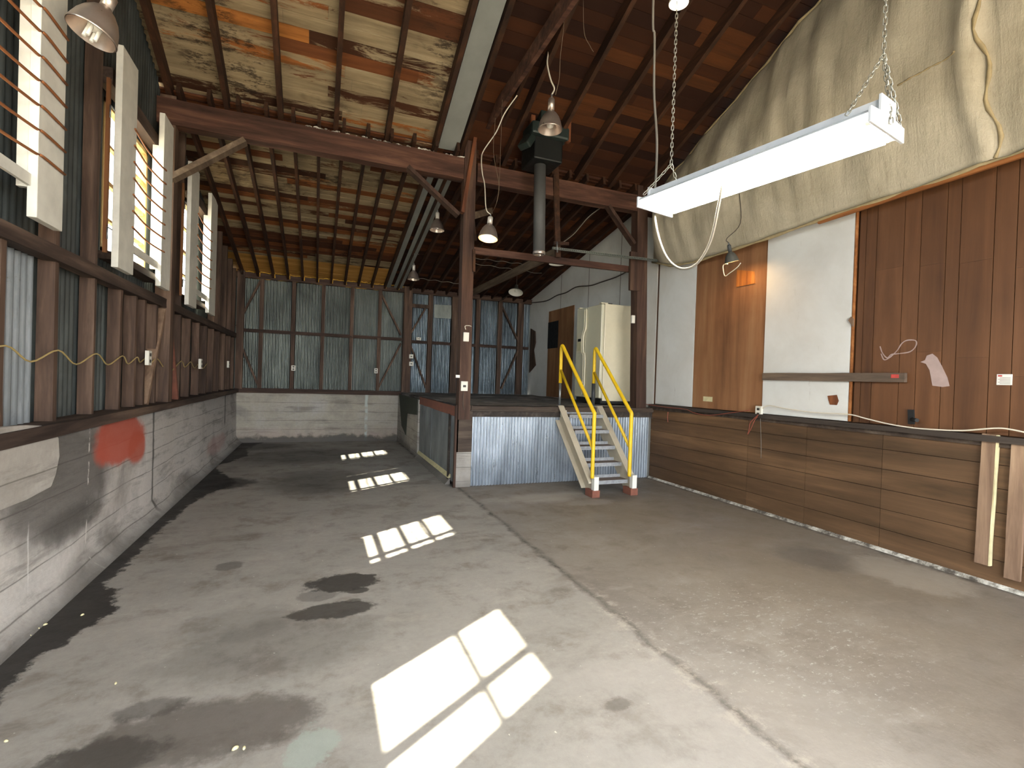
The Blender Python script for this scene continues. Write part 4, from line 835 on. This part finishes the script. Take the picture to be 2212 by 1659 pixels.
# 3 lit
L3 = at(1054, 516, Y=6.45); t_, top = bay_lamp(L3, .27, 'glowing warm aluminium lamp just right of the corner post', (-.1, .12), 'bulb_warm', .9, 'chrome', 'socket')
pth = [top]+[at(a, b, Y=y) for a, b, y in [(1050, 450, 6.5), (1047, 400, 6.6), (1042, 375, 6.65), (1040, 345, 6.5), (1045, 325, 6.3), (1072, 285, 6.1), (1090, 245, 5.95), (1117, 206, 5.85)]]
MB().tube(cr(pth, 5), .007, 8).build('lamp_cord', M['cord_white'], t_)
for a in ((1081, 215), (1066, 255)):
    MB().tube(cr([top, at(1072, 440, Y=6.5), at(1078, 400, Y=6.5), at(a[0], 330, Y=6.3), at(a[0]+4, a[1], Y=5.9)], 5), .003, 5).build('suspension_wire', M['cobweb'], t_)
# 4, 5
for (px, py, Y, D_, lb) in ((944, 498, 8.2, .24, 'unlit aluminium lamp hanging left of the corner post, upper of the two'), (893, 604, 10.2, .235, 'unlit aluminium lamp nearest the far wall, lower of the two left of the corner post')):
    L = at(px, py, Y=Y); t_, top = bay_lamp(L, D_, lb, (0, 0), None, 1.1, 'chrome', 'socket')
    zr = zb(top.y)
    MB().tube([top, (top.x, top.y, max(zr, top.z+.03)), (top.x+.1, top.y, max(zr, top.z+.03)-.01)], .005, 6).build('lamp_cord', M['cord_grey'], t_)
# 6 dish lamps
for (px, py, Y, D_, tl, lb) in ((1203, 571, 8.3, .3, (0, 0), 'dish lamp with white inside, hanging behind the cross rail'), (1114, 632, 10.9, .35, (-.32, .22), 'tilted dish lamp with white inside, near the far wall')):
    L = at(px, py, Y=Y); Mx = oriented(L, tl); t_ = thing('dish_lamp', tuple(L), lb, 'lamp', 'lamps under the roof'); R = D_/2
    MB().lathe([(R, 0), (R, .008), (R*.85, .04), (R*.5, .09), (R*.3, .12), (R*.22, .16), (R*.2, .2), (.001, .2)], Mx, 32).build('lamp_shade', M['enamel_dark'], t_)
    MB().lathe([(R*.98, .002), (R*.83, .034), (R*.48, .082), (.001, .09)], Mx, 32).build('white_lining', M['enamel_white'], t_)
    MB().lathe([(.001, .01), (R*.16, .03), (R*.18, .05), (.001, .1)], Mx, 12).build('light_bulb', M['bulb_off'], t_)
    tt = Mx @ Vector((0, 0, .2)); MB().tube([tt, (tt.x, tt.y, max(zb(tt.y, .13), tt.z+.02))], .006, 6).build('lamp_cord', M['cord_dark'], t_)
# 7 wall lamp on the right, lit
L = at(1581, 566, X=4.93); t_, top = bay_lamp(L, .17, 'small dark clip lamp shining on the tan plywood panel', (0, -.28), 'bulb_clip', 1.2, 'enamel_dark', 'black_steel')
MB().tube(cr([top, top+Vector((-.03, .0, .05)), Vector(tarp((7.08-top.y)/9.9, .12))+Vector((-.05, 0, 0)), Vector(tarp((7.08-top.y)/9.9, .3))], 5), .005, 6).build('lamp_cord', M['cord_dark'], t_)
c_ = L+Vector((0, .0, -.01))
MB().tube(cr([at(1572, 570, X=4.9), at(1563, 572, X=4.9), at(1562, 582, X=4.9), at(1566, 596, X=4.9), at(1576, 590, X=4.9), at(1592, 578, X=4.9), at(1600, 568, X=4.9)], 5), .006, 6).build('wire_guard', M['cord_white'], t_)
# 8 top edge
L = at(1466, 8, Y=3.4); t_, top = bay_lamp(L, .16, 'lit white lamp cut off by the top photo edge', (0, 0), 'bulb_hot', 1, 'enamel_white', 'enamel_white')
MB().tube([top, (top.x, top.y, zn(top.y, .05))], .006, 6).build('lamp_cord', M['cord_white'], t_)

# ------------------------------------------------------------------ heater and duct
D0 = at(1166, 450, Y=6.5); H_ = thing('unit_heater', (D0.x, 6.4, 4.75), 'black ceiling heater with a grey downpipe above the stairs', 'heater')
MB().box((D0.x-.2, 6.3, 4.68), (D0.x+.24, 6.78, 5.1)).build('heater_body', M['heater'], H_, bevel=.02)
MB().box((D0.x-.27, 6.22, 4.98), (D0.x+.3, 6.6, 5.16)).build('heater_hood', M['heater_edge'], H_, bevel=.03)
MB().beam((D0.x-.34, 6.35, 4.82), (D0.x-.22, 6.4, 5.02), .2, .1, (0, 0, 1)).build('side_elbow', M['heater_edge'], H_, bevel=.02)
MB().box((D0.x-.16, 6.2, 5.08), (D0.x+.1, 6.35, 5.3)).build('control_box', M['heater_edge'], H_, bevel=.01)
MB().box((D0.x+.26, 6.25, 4.98), (D0.x+.33, 6.32, 5.28)).build('hanger_block', M['splice'], H_)
MB().box((D0.x-.26, 6.3, 5.0), (D0.x-.2, 6.36, 5.3)).build('hanger_block', M['splice'], H_)
pb = at(1163, 545, Y=6.5); MB().tube([Vector((D0.x-.02, 6.5, 4.75)), Vector((pb.x+.01, 6.5, pb.z))], .085, 24).build('duct_pipe', M['duct'], H_)
MB().lathe([(.088, .02), (.092, .0), (.088, -.02), (.07, -.03), (.066, 0)], Matrix.Translation((pb.x+.01, 6.5, pb.z-.01)), 24).build('duct_collar', M['chrome'], H_)
MB().tube([(pb.x, 6.45, pb.z-.03), (pb.x+.01, 6.45, pb.z-.07)], .018, 8).build('duct_nipple', M['chrome'], H_)
# perforated metal strut to the right
a, b = at(1193, 536, Y=6.7), at(1420, 563, Y=6.75); st_ = wooden('slotted_strut', a, b, .03, .035, M['tin_back'], 'thin grey perforated metal strut from the hanging board to the tarp', 'strut')
ho = MB()
for k in range(60):
    c_ = a.lerp(b, (k+.5)/60); ho.box(c_+Vector((-.008, -.0165, -.006)), c_+Vector((.008, -.0152, .006)))
ho.build('strut_holes', M['black'], st_)
tag(MB().tube([at(1203, 522, Y=6.68), at(1204, 545, Y=6.68)], .01, 8).build('strut_bolt', M['steel'], origin=tuple(at(1203, 522, Y=6.68))), 'small bolt at the left end of the perforated strut', 'bolt')
tag(MB().tube(cr([at(1210, 528, Y=7.3), at(1240, 505, Y=7.3), at(1270, 470, Y=7.3), at(1300, 447, Y=7.2)], 6), .008, 6).build('brace_wire', M['cord_grey'], origin=tuple(at(1210, 528, Y=7.3))), 'pale wire slanting from the hanging board up to the right tie beam', 'wire')

# ------------------------------------------------------------------ fluorescent fixture
ZL = 2.735; nA = Vector((2.20, 1.385, ZL)); nB = Vector((1.965, 2.60, ZL+.0))
ax = (nB-nA).normalized(); sd_ = ax.cross(Vector((0, 0, 1))).normalized(); L_ = (nB-nA).length; Z_ = Vector((0, 0, 1))
FX = thing('fluorescent_fixture', tuple((nA+nB)/2), 'white four-tube fluorescent shop light, lit, hanging on chains', 'light fixture')
hw = .155
def fxp(s, w, z): return nA+ax*s+sd_*w+Z_*z
prof = [(-hw, .0), (-hw+.01, .012), (-.06, .022), (-.055, .085), (.055, .085), (.06, .022), (hw-.01, .012), (hw, .0)]
fb = MB(); V = []
for s in (0.0, L_):
    for w, z in prof: V.append(fxp(s, w, z))
    for w, z in prof[::-1]: V.append(fxp(s, w, z-.004 if abs(w) > .058 else z-.006))
n_ = 16; fb.add(V, [(i, (i+1) % n_, n_+(i+1) % n_, n_+i) for i in range(n_)]); fb.build('reflector', M['fixture'], FX)
for s in (-.012, L_):
    e = MB(); e.prism([fxp(s, -hw-.005, .02), fxp(s, -hw-.005, -.045), fxp(s, hw+.005, -.045), fxp(s, hw+.005, .02), fxp(s, .07, .028), fxp(s, .07, .1), fxp(s, -.07, .1), fxp(s, -.07, .028)], ax*.012); e.build('end_plate', M['fixture'], FX, bevel=.002)
for w in (-.115, -.04, .04, .115):
    MB().tube([fxp(.045, w, -.025), fxp(L_-.045, w, -.025)], .0165, 14).build('fluorescent_tube', M['tube_on'], FX)
    for s in (.005, L_-.03): MB().tube([fxp(s, w, -.025), fxp(s+.03, w, -.025)], .013, 10).build('lamp_holder', M['enamel_white'], FX)
def chain(path, lab, step=.026, r=.0022, grp='suspension chains'):
    P = [Vector(p) for p in path]; tot = sum((b-a).length for a, b in zip(P, P[1:])); mb = MB(); n = max(2, int(tot/step)); k = 0
    def pt(d):
        for a, b in zip(P, P[1:]):
            l = (b-a).length
            if d <= l: return a.lerp(b, d/l), (b-a).normalized()
            d -= l
        return P[-1], (P[-1]-P[-2]).normalized()
    for i in range(n):
        c, t = pt((i+.5)*tot/n); a = t.orthogonal().normalized(); b = t.cross(a); s1 = a if i % 2 else b; hl = step*.66; hw_ = .0072
        ring = []
        for j in range(12):
            an = 2*PI*j/12; ring.append(c+t*(math.cos(an)*hw_+(1 if math.cos(an) > 0 else -1)*(hl-hw_))+s1*math.sin(an)*hw_)
        mb.tube(ring, r, 5, closed=True)
    return tag(mb.build('chain', M['chain'], origin=tuple(P[0])), lab, 'chain', grp)
tA = fxp(.1, 0, .1); apex = at(1909, 118, Y=1.43)
roofA = (apex.x, apex.y, zn(apex.y, 0))
chain([roofA, apex], 'long steel chain from the roof to the near end of the fluorescent light')
chain([apex, fxp(-.022, -.0, -.01), ], 'short steel chain down the end plate of the fluorescent light, middle of three')
chain([apex, fxp(.0, hw, .03)], 'short steel chain to the right near corner of the fluorescent light')
chain([apex, fxp(.09, -hw+.02, .03)], 'short steel chain to the left near corner of the fluorescent light')
far = fxp(L_-.12, 0, .1); apx2 = Vector((at(1450, 355, Y=far.y).x, far.y, at(1450, 355, Y=far.y).z)); tB = (apx2.x, apx2.y, zn(apx2.y, 0))
chain([tB, apx2], 'long steel chain from the roof to the far end of the fluorescent light')
chain([apx2, fxp(L_-.12, .1, .03)], 'short steel chain to the right far corner of the fluorescent light')
chain([apx2, fxp(L_-.04, -hw, .02)], 'short steel chain to the left far corner of the fluorescent light')
yc = 2.66
pth = [at(a, b, Y=y) for a, b, y in [(1412, -30, 2.75), (1414, 80, 2.75), (1413, 200, 2.75), (1419, 300, 2.72), (1417, 380, 2.7), (1413, 440, 2.68), (1420, 500, 2.6), (1440, 555, 2.5), (1470, 580, 2.4), (1505, 570, 2.3), (1535, 520, 2.2), (1553, 440, 2.1), (1565, 385, 2.05), (1592, 345, 2.05)]]
P0 = pth[0]; pth = [Vector((P0.x, P0.y, zn(P0.y, 0)))]+pth
tag(MB().tube(cr(pth, 7), .0075, 8).build('power_cord', M['cord_grey'], origin=tuple(pth[8])), 'long pale power cord looping below the fluorescent light', 'cord')
# drooping cobwebs
for k, (pts, lb) in enumerate([([(1213, -10), (1218, 50), (1213, 100), (1210, 128), (1208, 170), (1200, 205)], 'dusty hanging cobweb strand left of the two above the centre lamp'), ([(1260, 0), (1262, 70), (1275, 100), (1282, 112)], 'dusty hanging cobweb strand right of the two above the centre lamp')]):
    tag(MB().tube(cr([at(a, b, Y=4.6) for a, b in pts], 5), .003, 5).build('cobweb', M['cobweb'], origin=tuple(at(*pts[0], Y=4.6))), lb, 'cobweb')
# dark wiring on the ceiling of the far bay
for k, (a, b) in enumerate((((885, 598), (995, 612)), ((1022, 556), (1150, 572)), ((1022, 568), (1170, 590)))):
    p, q = at(*a, Y=10.0 if k == 0 else 9), at(*b, Y=10.0 if k == 0 else 9); P = [p.lerp(q, t/8)+Vector((0, 0, -.02*(t % 2))) for t in range(9)]
    tag(MB().tube(cr(P, 4), .005, 5).build('ceiling_wire', M['cord_grey'], origin=tuple(p)), ['thin ceiling wire right of the farthest lamp', 'upper of two wavy wires right of the corner post', 'lower of two wavy wires right of the corner post'][k], 'wire')

# crumbs of debris on the slab
random.seed(3)
for k, (a, b) in enumerate([(127, 1312), (178, 1329), (85, 1339), (78, 1352), (98, 1350), (84, 1358), (65, 1374), (35, 1383), (250, 1477), (13, 1602), (508, 1618), (527, 1617)]):
    q = at(a, b, Z=0); r_ = random.uniform(.006, .011); V = []
    mb = MB().lathe([(.0005, 0), (r_, .001), (r_*.9, r_*.7), (r_*.4, r_*1.1), (.0005, r_*1.2)], Matrix.Translation(q) @ Matrix.Rotation(k, 4, 'Z') @ Matrix.Diagonal((1.4, .8, 1, 1)), 7)
    tag(mb.build('debris_crumb', M['tape'], origin=tuple(q)), 'tiny pale crumb of debris on the slab at lower left', 'debris', 'debris crumbs on the slab')
